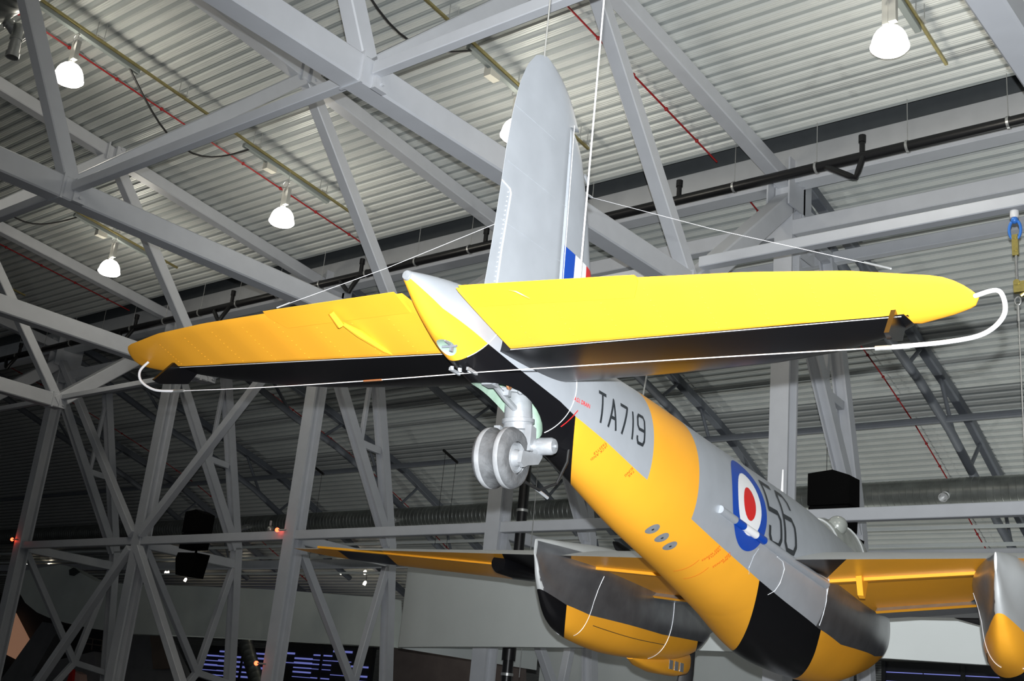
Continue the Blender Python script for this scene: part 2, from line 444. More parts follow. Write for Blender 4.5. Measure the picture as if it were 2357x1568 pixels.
# the black drain pipe ------------------------------------------------------------------------------
dp = empty('drain_pipe', (0, 0, 0)); tag(dp, 'long black drain pipe hung under the eave beam', 'pipe')
PY, PZ = 15.85, 9.04
MB().tube([(XMIN, PY, PZ), (XMAX, PY, PZ)], .085, 16).build('pipe_run', M_blackp, dp)
for X, s1 in ((-6.83, 1), (-10.2, 0), (-14.7, 0), (-18.3, 1), (-22.85, 1), (-26.96, 1), (-33, 1)):
    g = MB().tube([(X, PY, PZ), (X, PY, PZ+.34)], .045, 10); g.tube([(X, PY, PZ+.26), (X, PY, PZ+.38)], .06, 10)
    if s1:
        g.tube([(X-.62, PY, PZ-.03), (X-.5, PY-.1, PZ-.12), (X-.1, PY-.25, PZ-.42), (X, PY-.25, PZ-.47), (X+.03, PY-.22, PZ-.36), (X+.03, PY-.05, PZ-.05)], .05, 10)
    g.build('branch_pipe', M_blackp, dp)
for i in range(22):
    X = -3.1 - 1.5*i
    MB().lathe([(.089, -.02), (.098, -.02), (.098, .02), (.089, .02)], (X, PY, PZ), (1, 0, 0), 16).build('pipe_clip', M_zinc, dp)
    MB().tube([(X, PY, PZ+.09), (X, PY, tz(PY)+.15)], .007, 6).build('hanger_rod', M_zinc, dp)
pp = empty('downpipe', (0, 0, 0)); tag(pp, 'vertical black downpipe beside the column behind the tail wheel', 'pipe')
MB().tube([(-14.25, 17.25, -6.2), (-14.25, 17.25, 9.3)], .10, 16).build('pipe', M_blackp, pp)
for z in (3.95, 7.5, .9):
    MB().lathe([(.102, -.025), (.115, -.025), (.115, .025), (.102, .025)], (-14.25, 17.25, z), (0, 0, 1), 16).build('bracket', M_zinc, pp)
MB().lathe([(.1, 0), (.13, 0), (.13, .3), (.1, .3)], (-14.25, 17.25, 1.15), (0, 0, 1), 16).build('socket', M_blackp, pp)

# spiral ducts ------------------------------------------------------------------------------------------
def duct(name, label, p0, p1, r, pitch, outs):
    t = empty(name); tag(t, label, 'duct')
    p0, p1 = Vector(p0), Vector(p1); L = (p1-p0).length; ax = (p1-p0)/L; prof = []
    n = int(L/pitch)
    for i in range(n):
        h = i*pitch; prof += [(r, h), (r, h+pitch*.86), (r+.005, h+pitch*.9), (r+.005, h+pitch*.96)]
    prof += [(r, L), (0.01, L)]
    MB().lathe(prof, p0, ax, 28).build('spiral_tube', M_duct, t)
    for q, d, ln in outs:
        q = Vector(q); d = Vector(d)
        g = MB().lathe([(.08, 0), (.08, ln*.4), (.095, ln*.4), (.095, ln*.46), (.08, ln*.46), (.08, ln*.85), (.1, ln*.85), (.1, ln), (.085, ln), (.085, ln*.6), (.001, ln*.6)], q, d, 18)
        g.build('outlet_nozzle', M_zinc, t)
    return t
outs = []
for X in (-9.1, -18.0, -26.2, -33.5):
    outs.append(((X, 25.7, 5.8), (.2, -1, -.35), .62))
duct('ventilation_duct', 'long galvanised spiral duct under the far curved roof', (XMIN, 26, 5.88), (XMAX, 26, 5.88), .34, .16, outs)
# near duct at top left: runs along the hall just under the near roof
d1 = at(60, 20, 'z', 8.6); d2 = at(-140, 150, 'z', 8.6)
yd, zd = 6.0, 9.55
duct('ventilation_duct', 'large shiny spiral duct at the top left corner', (-30, yd, zd), (-8.9, yd, zd), .45, .2,
     [((-16.25, 6.25, 9.45), (.1, .45, -.35), .55), ((-16.1, 6.55, 9.3), (0, .02, -1), .55)])

# ceiling lights -------------------------------------------------------------------------------------------
def lamp(label):
    t = empty('pendant_lamp'); tag(t, label, 'ceiling lamp', 'glowing pendant lamps under the roof')
    g = MB().lathe([(.001, -.03), (.07, -.035), (.13, -.065), (.18, -.12), (.21, -.18), (.228, -.25), (.238, -.30), (.248, -.315), (.248, -.33), (.236, -.34), (.215, -.365), (.001, -.37)], (0, 0, 0), (0, 0, 1), 32)
    g.build('glowing_shade', M_glow, t)
    g = MB(); g.box((-.09, -.035, .02), (-.01, .045, .40)); g.box((.0, -.05, .03), (.10, .03, .38)); g.build('gear_box', M_lampbody, t)
    g = MB().tube([(0, 0, 0), (0, 0, .06)], .03, 10); g.tube([(0, 0, .38), (0, 0, .62)], .008, 6)
    g.tube([(.1*math.cos(a*.5)-.06, 0, .5+.07*math.sin(a*.5)) for a in range(13)], .008, 6)
    g.build('hanger', M_zinc, t)
    return t
LP = [(2048, 92, -5.13, 'brightest pendant lamp, at the top right corner'), (160, 170, -17.2, 'pendant lamp at the top left beside the duct'),
      (650, 500, -17.2, 'pendant lamp in the middle left, under the rail'), (253, 617, -23.5, 'pendant lamp lowest and farthest to the left'),
      (1187, 300, -11.25, 'pendant lamp half hidden behind the fin')]
lamps = []
for i, (px, py, d, lab) in enumerate(LP):
    o = lamp(lab) if i == 0 else copy_tree(lamps[0])
    o['label'] = lab
    p = at(px, py, 'x', d)
    o.location = p + Vector((0, 0, .22)); lamps.append(o)
    light('lamp_light', 'POINT', p + Vector((0, 0, -.45)), 65, (1, .93, .80), .2)
    light('lamp_light', 'POINT', p + Vector((0, 0, .55)), 10, (1, .93, .80), .2)
for o in lamps:
    MB().tube([(0, 0, .5), (0, 0, tz(o.location.y) - .16 - o.location.z)], .006, 6).build('suspension_wire', M_zinc, o)
# mounting rails for the lamps, sloping with the roof
def rail(X, y0, y1, drop, label, boxes=(), cable=None, trunks=()):
    t = empty('lamp_rail'); tag(t, label, 'lamp rail', 'lamp rails hung under the roof deck')
    z = lambda y: tz(y) + .15 - drop
    MB().beam((X, y0, z(y0)), (X, y1, z(y1)), .045, .045).build('channel', M_rail, t)
    for a, b in trunks:
        MB().beam((X-.05, a, z(a)-.07), (X-.05, b, z(b)-.07), .09, .08).build('cable_trunking', M_trunk, t)
    y = y0 + .6
    while y < y1:
        g = MB()
        for q in (-.06, .06): g.tube([(X+q*.6, y+q, z(y)), (X+q*.6, y+q, z(y)+drop)], .008, 6)
        g.box((X-.06, y-.08, z(y)+.02), (X+.06, y+.08, z(y)+.04)); g.build('drop_rod', M_zinc, t)
        y += 1.75
    for b in boxes:
        MB().box((X-.16, b-.12, z(b)-.22), (X-.02, b+.12, z(b)-.03)).build('junction_box', M_cream, t)
    if cable:
        a, b, sag, dx = cable
        pts = [(X-.05+dx*math.sin(math.pi*i/14), a+(b-a)*i/14, z(a+(b-a)*i/14)-.08-sag*math.sin(math.pi*i/14)) for i in range(15)]
        MB().tube(pts, .018, 8).build('drooping_cable', M_cableb, t)
    return t
xr = [l.location.x for l in lamps]
rail(xr[0], 8.0, 14.85, .33, 'lamp rail at the top right corner', trunks=((8, 13.9),))
rail(xr[4], 5.0, 14.5, .33, 'lamp rail passing behind the fin', boxes=(11.95,), cable=(8.3, 11.4, .75, 0), trunks=((11.3, 13.0),))
rail(xr[2], 6.0, 14.6, .33, 'long lamp rail from the duct across the left bay', boxes=(12.3,), cable=(9.0, 11.75, .8, 0), trunks=((6.6, 9.2), (11.6, 13.8)))
rail(xr[3], 7.0, 14.6, .33, 'lamp rail above the farthest left lamp', boxes=(12.55,), cable=(9.2, 11.9, .75, 0), trunks=((11.8, 14.0),))
rail(xr[3]-6.1, 11.0, 14.0, .33, 'short lamp rail at the left edge without a lamp')

# red detection cables --------------------------------------------------------------------------------------
def red(ratio, label, y0=4, y1=16.1):
    X = ratio * 11.65
    t = empty('detection_cable'); tag(t, label, 'cable', 'thin red cables following the roof')
    MB().tube([(X, y0, tz(y0)+.08), (X, y1, tz(y1)+.08)], .016, 6).build('near_run', M_red, t)
    g = MB(); y = y0+.4
    while y < y1: g.ball((X, y, tz(y)+.08), .035, 6); y += 1.0
    g.build('cable_clips', M_red, t)
    pts = [(X-.3, y_, z_-.28) for y_, z_ in [(p[0], p[1]) for p in far_p[:9]]]
    MB().tube(pts, .016, 6).build('far_run', M_red, t)
    g = MB()
    for i in range(20):
        y = 18.2 + i*.85; g.ball((X-.3, y, interp(y, *zip(*far_p))-.28), .035, 6)
    g.build('cable_clips', M_red, t)
    return t
red(-.825, 'thin red cable crossing the roof to the right of the fin')
red(-1.575, 'thin red cable beside the two left lamps')
red(-2.39, 'thin red cable crossing the roof at the left edge')
red(-3.2, 'dim red cable behind the leftmost columns')

# loudspeakers ----------------------------------------------------------------------------------------------------
def speakers(X, label, grp):
    t = empty('loudspeaker', (X, 17.38, 3.9)); tag(t, label, 'loudspeaker', grp)
    f = lambda u, v, d: (u, d, v)
    MB().slab([(-.36, -.1), (-.36, .42), (.06, .46), (.34, .36), (.34, -.1)], -.2, .2, f).build('cabinet', M_spk, t)
    MB().slab([(-.36, -.5), (-.34, -.12), (.32, -.12), (.30, -.5)], -.2, .2, f).build('cabinet', M_spk, t)
    g = MB().tube([(.1, 0, -.42), (.1, 0, -.72)], .03, 8); g.box((-.05, -.03, -.5), (.25, .03, -.42)); g.build('bracket', M_spk, t)
    MB().slab([(-.42, -.75), (-.3, -1.15), (.3, -1.2), (.42, -.62), (-.36, -.6)], -.2, .2, f).build('cabinet', M_spk, t)
    return t
speakers(-24.75, 'black loudspeakers stacked on the rail left of the red beacon', 'black loudspeaker clusters')
speakers(-7.95, 'black loudspeaker on the rail above the cockpit canopy', 'black loudspeaker clusters')

# beacons and far spots ---------------------------------------------------------------------------------------------
for px, py, lab in ((28, 1242, 'red beacon light on the leftmost column'), (638, 1220, 'red beacon light on the column near the wing tip'), (590, 1527, 'red beacon light low between the left columns')):
    t = empty('beacon_light', at(px, py, 'y', 16.9)); tag(t, lab, 'beacon')
    MB().ball((0, 0, 0), .05, 8).build('lens', M_redled, t)
    MB().tube([(.03, .0, 0), (.25, .05, 0)], .02, 8).build('arm', M_lampbody, t)
for i, (px, py) in enumerate(((61, 1303), (110, 1303), (425, 1338), (541, 1321), (661, 1343), (783, 1321), (811, 1301), (838, 1321), (838, 1346))):
    t = empty('spotlight', at(px, py, 'y', 31)); 
    tag(t, ['leftmost small far spotlight over the grey shell', 'second small far spotlight over the grey shell', 'far spotlight below the left loudspeakers', 'far spotlight right of the left loudspeakers',
            'far spotlight just right of the beacon column', 'left spotlight of the pair below the wing tip', 'topmost spotlight below the wing tip', 'right spotlight of the pair below the wing tip', 'lowest spotlight below the wing tip'][i], 'spotlight', 'small far spotlights')
    MB().lathe([(.001, 0), (.055, -.01), (.055, .1), (.03, .14), (.001, .15)], (0, 0, 0), (.2, .3, 1), 12).build('lens', M_glow2, t)
    MB().tube([(.03, .05, .14), (.03, .05, .5)], .012, 6).build('stem', M_cableb, t)
t = empty('spotlight_pair', at(384, 1318, 'y', 31)); tag(t, 'pair of ring shaped spotlights left of the loudspeakers', 'spotlight')
for q in (-.1, .1):
    MB().tube([(q+.06*math.cos(a*math.pi/6), 0, .06*math.sin(a*math.pi/6)) for a in range(13)], .012, 6).build('ring', M_glow2, t)
t = empty('dome_camera', at(622, 1219, 'y', 17.1)); tag(t, 'clear dome camera beside the red beacon', 'camera')
MB().ball((0, 0, 0), .085, 10).build('dome', M_duct, t)
MB().tube([(-.02, 0, .09), (-.02, 0, .2)], .03, 8).build('stem', M_zinc, t)

# mezzanine fascia -----------------------------------------------------------------------------------------------------
pl = []
for px, py, zt in ((2600, 1548, 2.42), (2400, 1537, 2.42), (2260, 1530, 2.42), (2045, 1516, 2.45), (1800, 1504, 2.5), (1560, 1496, 2.55), (1320, 1491, 2.62), (1150, 1489, 2.68), (1020, 1489, 2.74), (960, 1489.5, 2.77), (918, 1490, 2.79)):
    p = at(px, py, 'z', 1.22); pl.append((p.x, p.y, zt))
x_, y_, z_ = pl[-1]
for i in range(1, 10):
    a = R_(30 + i*8); pl.append((x_ - .45*(math.sin(a)-math.sin(R_(30))), y_ + .45*(math.cos(R_(30))-math.cos(a)), z_))
pl.append((pl[-1][0]-.05, pl[-1][1]+4, z_))
g = MB()
g.grid([[(x, y, 1.22) for x, y, t in pl], [(x, y, t) for x, y, t in pl], [(x, y+.12, t) for x, y, t in pl], [(x, y+.12, 1.22) for x, y, t in pl], [(x, y, 1.22) for x, y, t in pl]])
o = g.build('mezzanine_fascia', [M_white]); tag(o, 'smooth white curved balcony fascia behind the port engine', 'balcony fascia')
mb = MB(); mb.box((-17.5, 22.4, -2.2), (-11.4, 22.6, .62)); mb.box((-17.5, 22.36, .70), (-11.4, 22.6, 1.95)); tag(mb.build('panel_band', M_white), 'pale panelled band under the balcony, behind the columns', 'wall panels')

# far curved wall (the grey-green shell) ----------------------------------------------------------------------------------
sh = []
for px, py in ((900, 1378), (640, 1358), (460, 1350), (290, 1344), (222, 1339), (155, 1303), (140, 1300), (100, 1306), (45, 1316), (43, 1362), (58, 1388), (85, 1410), (112, 1422), (150, 1434), (210, 1447), (290, 1459), (420, 1463), (640, 1474), (905, 1490)):
    p = at(px, py, 'y', 22.5); sh.append((p.x, p.z))
o = MB().slab(sh, 22.5, 22.9, lambda u, v, d: (u, d, v)).build('curved_shell_wall', M_white2)
tag(o, 'dim grey green curved wall with a pointed left end', 'wall panel')
q = at(167, 1316, 'y', 22.4)
o = MB().slab([(-.3, .06), (-.05, .14), (.35, 0), (0, -.14), (-.2, -.12)], 22.42, 22.5, lambda u, v, d: (q.x+u, d, q.z+v)).build('wall_vent', M_dark)
tag(o, 'small dark opening in the grey green wall', 'vent')

# dim exhibits under the far wall --------------------------------------------------------------------------------------------
def flat(name, pts, y, th, mt, label, cat, group=None):
    poly = []
    for px, py in pts:
        p = at(px, py, 'y', y); poly.append((p.x, p.z))
    o = MB().slab(poly, y, y+th, lambda u, v, d: (u, d, v)).build(name, mt); return tag(o, label, cat, group)
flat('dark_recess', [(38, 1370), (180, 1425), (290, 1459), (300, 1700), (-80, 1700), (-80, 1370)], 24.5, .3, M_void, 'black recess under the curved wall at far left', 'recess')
flat('painted_light_panel', [(20, 1405), (30, 1411), (64, 1478), (40, 1520), (0, 1500)], 24.2, .15, M_tan, 'warm pointed panel behind the leftmost column, its light painted in', 'display panel')
flat('tailfin_panel', [(97, 1432), (130, 1437), (128, 1460), (60, 1580), (-10, 1580), (20, 1540)], 23.8, .3, M_panel, 'grey slanted fin shape standing under the curved wall', 'exhibit')
flat('display_board', [(275, 1459), (385, 1463), (470, 1640), (225, 1640)], 24.0, .2, M_panel, 'dim display board with faint drawings between the left columns', 'display board')
flat('painted_light_panel', [(345, 1462), (390, 1463), (400, 1540), (352, 1540)], 23.9, .08, M_tan2, 'painted patch of warm light at the top of the display board', 'display panel')  # soft warm glow drawn as a thin tan slab
flat('exhibit_stand', [(60, 1568), (130, 1520), (215, 1500), (240, 1640), (60, 1640)], 23.5, .4, M_panel, 'dim grey exhibit stand at the bottom left corner', 'stand')
flat('nose_cone', [(160, 1568), (170, 1545), (182, 1552), (186, 1600), (158, 1600)], 23.2, .3, mat('pale_pink_paint', (.7, .45, .38), .5), 'pale rounded nose shape with a red edge at the bottom left', 'exhibit')
flat('red_edge_strip', [(154, 1568), (163, 1540), (168, 1541), (162, 1600), (152, 1600)], 23.1, .1, M_redp, 'red strip beside the pale nose shape', 'exhibit')
flat('wall_panel', [(880, 1490), (1200, 1498), (1200, 1700), (860, 1700)], 24.0, .2, mat('brown_grey_panel', (.16, .13, .12), .7, 0, .2, 2), 'dim brown grey panels under the balcony end', 'wall panel')
t = empty('railing'); tag(t, 'thin tan gallery railing under the curved wall', 'railing')
for (a, b) in (((188, 1467), (245, 1476)), ((184, 1480), (243, 1488))):
    MB().tube([at(*a, 'y', 24.0), at(*b, 'y', 24.0)], .02, 6).build('rail', M_tan2, t)
for px in (192, 214, 236):
    MB().tube([at(px, 1467+(px-188)*.16, 'y', 24.0), at(px-3, 1494+(px-188)*.1, 'y', 24.0)], .018, 6).build('post', M_tan2, t)
# windows with blue daylight
def bluewin(name, px0, px1, py0, py1, n, y, label):
    t = empty(name); tag(t, label, kind='structure'); 
    a = at(px0, py0, 'y', y); b = at(px1, py1, 'y', y)
    g = MB(); h = (a.z-b.z)/n
    k = max(1, int((b.x-a.x)/1.1))
    for i in range(n):
        for j in range(k):
            if n > 5 and random.random() < .38: continue
            xa = a.x+(b.x-a.x)*j/k; xb = a.x+(b.x-a.x)*(j+1)/k
            g.box((xa+.02, y, b.z+h*(i+.15)), (xb-.02, y+.03, b.z+h*(i+(random.uniform(.3, .6) if n > 5 else .25))))
    g.build('lit_slats', M_bluewin, t)
    MB().box((a.x-.1, y+.04, b.z-.1), (b.x+.1, y+.1, a.z+.1)).build('window_frame', M_void, t)
    k = max(1, int((b.x-a.x)/2.2))
    for i in range(k+1):
        x = a.x+(b.x-a.x)*i/k; MB().box((x-.06, y-.06, b.z-.1), (x+.06, y, a.z+.1)).build('mullion', M_void, t)
bluewin('window_1', 640, 840, 1486, 1640, 13, 34, 'blue daylit slatted window between the left columns')
bluewin('window_2', 470, 640, 1490, 1640, 12, 36, 'blue daylit slatted window at the lower left')
bluewin('window_3', 1715, 1800, 1530, 1620, 5, 34, 'blue daylit window under the fuselage belly')
bluewin('window_4', 2035, 2420, 1530, 1640, 4, 34, 'blue daylit window under the right balcony')
p = at(565, 1480, 'y', 30); q = at(600, 1600, 'y', 30)
duct('ventilation_duct', 'bluish spiral duct slanting down behind the left columns', p, q, .28, .25, [])
flat('ceiling_strip', [(430, 1300), (900, 1300), (900, 1290), (430, 1290)], 40, .1, M_steel_dk, 'dim beam at the far end of the curved roof', 'beam')

# small black rods hanging in the far roof
for i, (a, b) in enumerate((((1021, 1036), (1053, 1065)), ((1902, 948), (1918, 975)), ((710, 1064), (745, 1092)))):
    t = empty('track_spot'); tag(t, ['short black rod hanging left of the tail wheel', 'short black rod beside the raking legs at right', 'short black rod hung beside the beacon column'][i], 'rod', 'short black rods under the far roof')
    pa, pb = at(*a, 'y', 23), at(*b, 'y', 23)
    MB().tube([pa, pb], .035, 8).build('rod', M_cableb, t)
    for q_ in (pa.lerp(pb, .15), pa.lerp(pb, .9)):
        MB().tube([q_, q_ - Vector((0, 0, 2.6))], .006, 5).build('wire', M_cableb, t)

# chain sling at the right edge -----------------------------------------------------------------------------------------------
sx, sy = -4.07, 14.1
t = empty('hanging_sling', (sx, sy, 6.77)); tag(t, 'lifting sling with blue shackle and ratchet hanging at the right edge', 'sling')
MB().lathe([(.001, 0), (.07, 0), (.07, -.1), (.06, -.12), (.001, -.12)], (0, 0, 0), (0, 0, 1), 16).build('eye_socket', M_wht, t)
g = MB().ball((0, 0, -.16), .06, 8)
loop = [(.09*math.sin(a), 0, -.33-.17*math.cos(a)) for a in [2*math.pi*i/24 for i in range(25)]]
g.tube(loop, .024, 8, cap=False); g.build('blue_shackle', M_shack, t)
g = MB(); g.box((-.05, -.03, -.78), (.045, .03, -.42)); g.tube([(0, -.04, -.47), (0, .04, -.47)], .03, 8); g.tube([(0, -.04, -.68), (0, .04, -.68)], .03, 8); g.build('link_plate', M_brass, t)
MB().tube([(0, 0, -.76), (0, 0, -1.2)], .022, 8).build('turnbuckle', M_zinc, t)
g = MB(); g.box((-.05, -.04, -1.42), (.16, .04, -1.24)); g.tube([(.0, -.05, -1.25), (.0, .05, -1.25)], .05, 10); g.tube([(.05, 0, -1.48), (.2, 0, -1.38)], .035, 8); g.build('ratchet', M_brass, t)
g = MB().tube([(.045*math.sin(a), 0, -1.56-.07*math.cos(a)) for a in [2*math.pi*i/16 for i in range(17)]], .014, 8); g.tube([(0, 0, -1.62), (0, 0, -1.9)], .022, 8); g.build('end_fitting', M_zinc, t)
MB().tube([(0, 0, -1.9), (0, 0, -9.5)], .011, 8).build('steel_wire', M_zinc, t)
t.scale = (.78, .78, .78)

# scale the whole hall above up about the camera, clear of the aeroplane
U = 1.25
seen = set()
for o in bpy.data.objects:
    if o.name in ('camera', 'camera_flash'): continue
    o.location = o.location * U
    if o.type == 'MESH' and o.data.name not in seen:
        seen.add(o.data.name); o.data.transform(Matrix.Scale(U, 4))
    if o.type == 'LIGHT' and o.data.name not in seen:
        seen.add(o.data.name); o.data.energy *= U*U
        if o.data.type == 'AREA': o.data.size *= U
def roof_z(y): return tz(y/U)*U

# ================================================================== the aeroplane
# built in its own frame: x starboard, y towards the nose, z up
PM = Matrix(((0.98488616, -0.17260217, 0.01441331, -4.83750854),
             (0.17244848, 0.98495361, 0.01130966, 4.53950392),
             (-0.01614851, -0.00865317, 0.99983216, 1.82212407), (0, 0, 0, 1)))
plane = empty('aeroplane'); plane.matrix_world = PM
tag(plane, 'silver twin engined aeroplane with yellow and black striped underside, hung from the roof', 'aeroplane')
FY = [0, .25, .6, 1.0, 1.75, 2.5, 3.5, 4.5, 6, 7.5, 9, 10.3, 11.3, 12.0, 12.5]
FZ = [.696, .652, .613, .59, .538, .472, .376, .293, .162, .021, -.02, .008, .025, .022, .008]
FH = [.030, .139, .246, .306, .379, .463, .578, .652, .779, .894, .874, .73, .545, .368, .234]
FW = [.035, .093, .151, .181, .228, .287, .375, .455, .599, .725, .715, .6, .417, .257, .142]
def fus(y): return pchip(y, FY, FZ), pchip(y, FY, FH), pchip(y, FY, FW)
BZ = [(0, .675), (.289, .583), (.76, .508), (1.07, .469), (1.71, .40), (1.95, .354), (2.41, .288), (3.0, .177), (3.89, .032), (4.636, -.091), (5.53, -.239), (7.136, -.479), (8.03, -.541), (9.93, -.476), (12.7, -.2)]
by, bz = [p[0] for p in BZ], [p[1] for p in BZ]
def stripe_black(s): return .5 <= ((s + 12) % 6) < 2.4

def paint(o, cuts, fn, keep=None):
    """cut the mesh along planes and give every face the material its place calls for"""
    me = o.data; bm = bmesh.new(); bm.from_mesh(me)
    for test, co, no in cuts:
        fs = [f for f in bm.faces if test(f.calc_center_median())]
        g = set(fs)
        for f in fs: g.update(f.edges); g.update(f.verts)
        bmesh.ops.bisect_plane(bm, geom=list(g), dist=1e-6, plane_co=co, plane_no=no)
    for f in bm.faces:
        if keep is not None and f.material_index in keep: continue
        f.material_index = fn(f.calc_center_median(), f.normal)
    bm.to_mesh(me); bm.free(); me.set_sharp_from_angle(angle=R_(40))

mb = MB(); rows = []
ys = [0, .02, .05, .1, .15] + [.2 + .08*i for i in range(28)] + [2.5 + .16*i for i in range(62)] + [12.45, 12.5]
ys = sorted(set(round(y, 3) for y in ys if y <= 12.5))
NS = 72
for y in ys:
    zc, h, ww = fus(y)
    e = .93 if y > 2 else 1.0
    row = []
    for j in range(NS):
        a = 2*math.pi*j/NS; c_, s_ = math.cos(a), math.sin(a)
        row.append((ww*math.copysign(abs(c_)**e, c_), y, zc + h*math.copysign(abs(s_)**e, s_)))
    rows.append(row)
nose = fus(12.5)
for k, f_ in ((12.58, .8), (12.64, .5), (12.66, .02)):
    rows.append([(x*f_, k, nose[0]+(z-nose[0])*f_) for x, y, z in rows[len(ys)-1]])
mb.grid(rows, closed=True); mb.add(rows[0], [tuple(range(NS))], True); mb.add(rows[-1], [tuple(range(NS))], True)
tmp = mb.build('fuselage', [M_sil, M_bay])
cut = MB()
rr = []
for i in range(17):
    th = math.pi*i/16
    rr.append([(.165*math.sin(th)*math.cos(2*math.pi*j/32), 1.33 - .46*math.cos(th), .16 + .36*math.sin(th)*math.sin(2*math.pi*j/32)) for j in range(32)])
cut.grid(rr, closed=True)
c1 = cut.build('cutter', [M_sil, M_bay])
cut = MB()
rr = []
for i in range(13):
    th = math.pi*i/12
    rr.append([(.02+.13*math.sin(th)*math.cos(2*math.pi*j/24), .455 - .125*math.cos(th), .36 + .075*math.sin(th)*math.sin(2*math.pi*j/24) + .0*math.cos(th)) for j in range(24)])
cut.grid(rr, closed=True)
c2 = cut.build('cutter', [M_sil, M_bay])
for c_ in (c1, c2):
    for p in c_.data.polygons: p.material_index = 1
    md = tmp.modifiers.new('cut', 'BOOLEAN'); md.operation = 'DIFFERENCE'; md.object = c_; md.solver = 'EXACT'
dg = bpy.context.evaluated_depsgraph_get()
me2 = bpy.data.meshes.new_from_object(tmp.evaluated_get(dg))
tmp.modifiers.clear(); tmp.data = me2
for c_ in (c1, c2): bpy.data.objects.remove(c_)
fuse = tmp; fuse.parent = plane
keep_i = [p.material_index for p in me2.polygons]
me2.materials.clear()
for q in (M_sil, M_bay, M_yel, M_blk, M_alu): me2.materials.append(q)
for p, q in zip(me2.polygons, keep_i): p.material_index = q
al = lambda c: True
cuts = []
for k in range(1, len(by)-1):
    cuts.append((al, (0, by[k], 0), (0, 1, 0)))
for k in range(len(by)-1):
    a, b = by[k], by[k+1]; d = Vector((0, b-a, bz[k+1]-bz[k]))
    cuts.append(((lambda c, a=a, b=b: a-1e-4 <= c.y <= b+1e-4), (0, a, bz[k]), (0, -d.z, d.y)))
cuts += [(al, (0, 3.10, 0), (0, 1, 0)), (al, (0, 3.95, 0), (0, 1, 0)), (al, (0, .635, .364), (0, 1, -.81)), (al, (0, 2.38, 0), (2, 1, 0)), (al, (0, 6.45, 0), (2, 1, 0)), (al, (0, 8.4, 0), (2, 1, 0)), (al, (0, 12.4, 0), (2, 1, 0)), (al, (0, 7.05, 0), (0, 1, 0))]
def fcol(c, n):
    zb = interp(c.y, by, bz)
    if 3.10 < c.y < 3.95: return 2
    if c.z > zb: return 4 if c.y > 7.05 and c.z < .06 else 0
    if c.y < .635 + .81*(c.z-.364): return 2
    s_ = c.y + 2*c.x
    if s_ < 2.38: return 3
    if 2.38 <= s_ < 6.45: return 2
    if s_ < 8.4: return 3
    if s_ < 12.4: return 2
    return 3
paint(fuse, cuts, fcol, keep={1})

# surface helper for markings: y station, s = girth distance up from z0 on the starboard side
def skin(y, s_, z0, off=.004):
    zc, h, ww = fus(y); e = .93
    def P(a):
        c_, q = math.cos(a), math.sin(a)
        return Vector((ww*abs(c_)**e, 0, zc + h*math.copysign(abs(q)**e, q)))
    lo, hi = -1.5, 1.5
    for _ in range(30):
        md = (lo+hi)/2
        if P(md).z < z0: lo = md
        else: hi = md
    a = lo; p = P(a); st = math.copysign(.006, s_); L = 0
    while L < abs(s_) - 1e-6:
        a2 = a + st; q = P(a2); dl = (q-p).length
        if L + dl > abs(s_):
            f = (abs(s_)-L)/dl; a = a + st*f; p = P(a); break
        L += dl; a = a2; p = q
    q = P(a+.01); tn = (q-p).normalized(); nr = Vector((tn.z, 0, -tn.x))
    return Vector((p.x, y, p.z)) + nr*off

def on_skin(name, polys, y0, z0, mt, rot=0, off=.004, parent=plane, grid_=.04):
    """flat outline pieces (u along the fuselage, v up the girth) laid on the fuselage skin"""
    bm = bmesh.new()
    for poly in polys:
        vs = [bm.verts.new((u, v, 0)) for u, v in poly]
        try: bm.faces.new(vs)
        except ValueError: pass
    bmesh.ops.triangulate(bm, faces=bm.faces)
    us = [v.co.x for v in bm.verts]; vv = [v.co.y for v in bm.verts]
    for k in range(1, int((max(us)-min(us))/grid_)+1):
        bmesh.ops.bisect_plane(bm, geom=bm.faces[:]+bm.edges[:]+bm.verts[:], plane_co=(min(us)+k*grid_, 0, 0), plane_no=(1, 0, 0))
    for k in range(1, int((max(vv)-min(vv))/grid_)+1):
        bmesh.ops.bisect_plane(bm, geom=bm.faces[:]+bm.edges[:]+bm.verts[:], plane_co=(0, min(vv)+k*grid_, 0), plane_no=(0, 1, 0))
    for v in bm.verts:
        u, q = v.co.x, v.co.y
        if rot: u, q = u*math.cos(R_(rot))-q*math.sin(R_(rot)), u*math.sin(R_(rot))+q*math.cos(R_(rot))
        v.co = skin(y0+u, q, z0, off)
    for f in bm.faces: f.smooth = True
    me = bpy.data.meshes.new(name); bm.to_mesh(me); bm.free(); me.materials.append(mt)
    o = bpy.data.objects.new(name, me); C.objects.link(o); o.parent = parent
    return o
def disc(r, n=48, sx=1, sy=1, r0=0):
    if not r0: return [[(r*sx*math.cos(2*math.pi*i/n), r*sy*math.sin(2*math.pi*i/n)) for i in range(n)]]
    return [[(q*sx*math.cos(a), q*sy*math.sin(a)) for q, a in ((r, 2*math.pi*i/n), (r, 2*math.pi*(i+1)/n), (r0, 2*math.pi*(i+1)/n), (r0, 2*math.pi*i/n))] for i in range(n)]
rn = on_skin('roundel', disc(1, 96, .39, .435, r0=.67), 5.03, .385, M_blue)
on_skin('white_ring', disc(.672, 96, .39, .44, r0=.345), 5.03, .385, M_wht, parent=rn)
on_skin('red_centre', disc(.347, 64, .39, .45), 5.03, .385, M_redp, parent=rn)
rn['label'] = 'blue, white and red roundel'
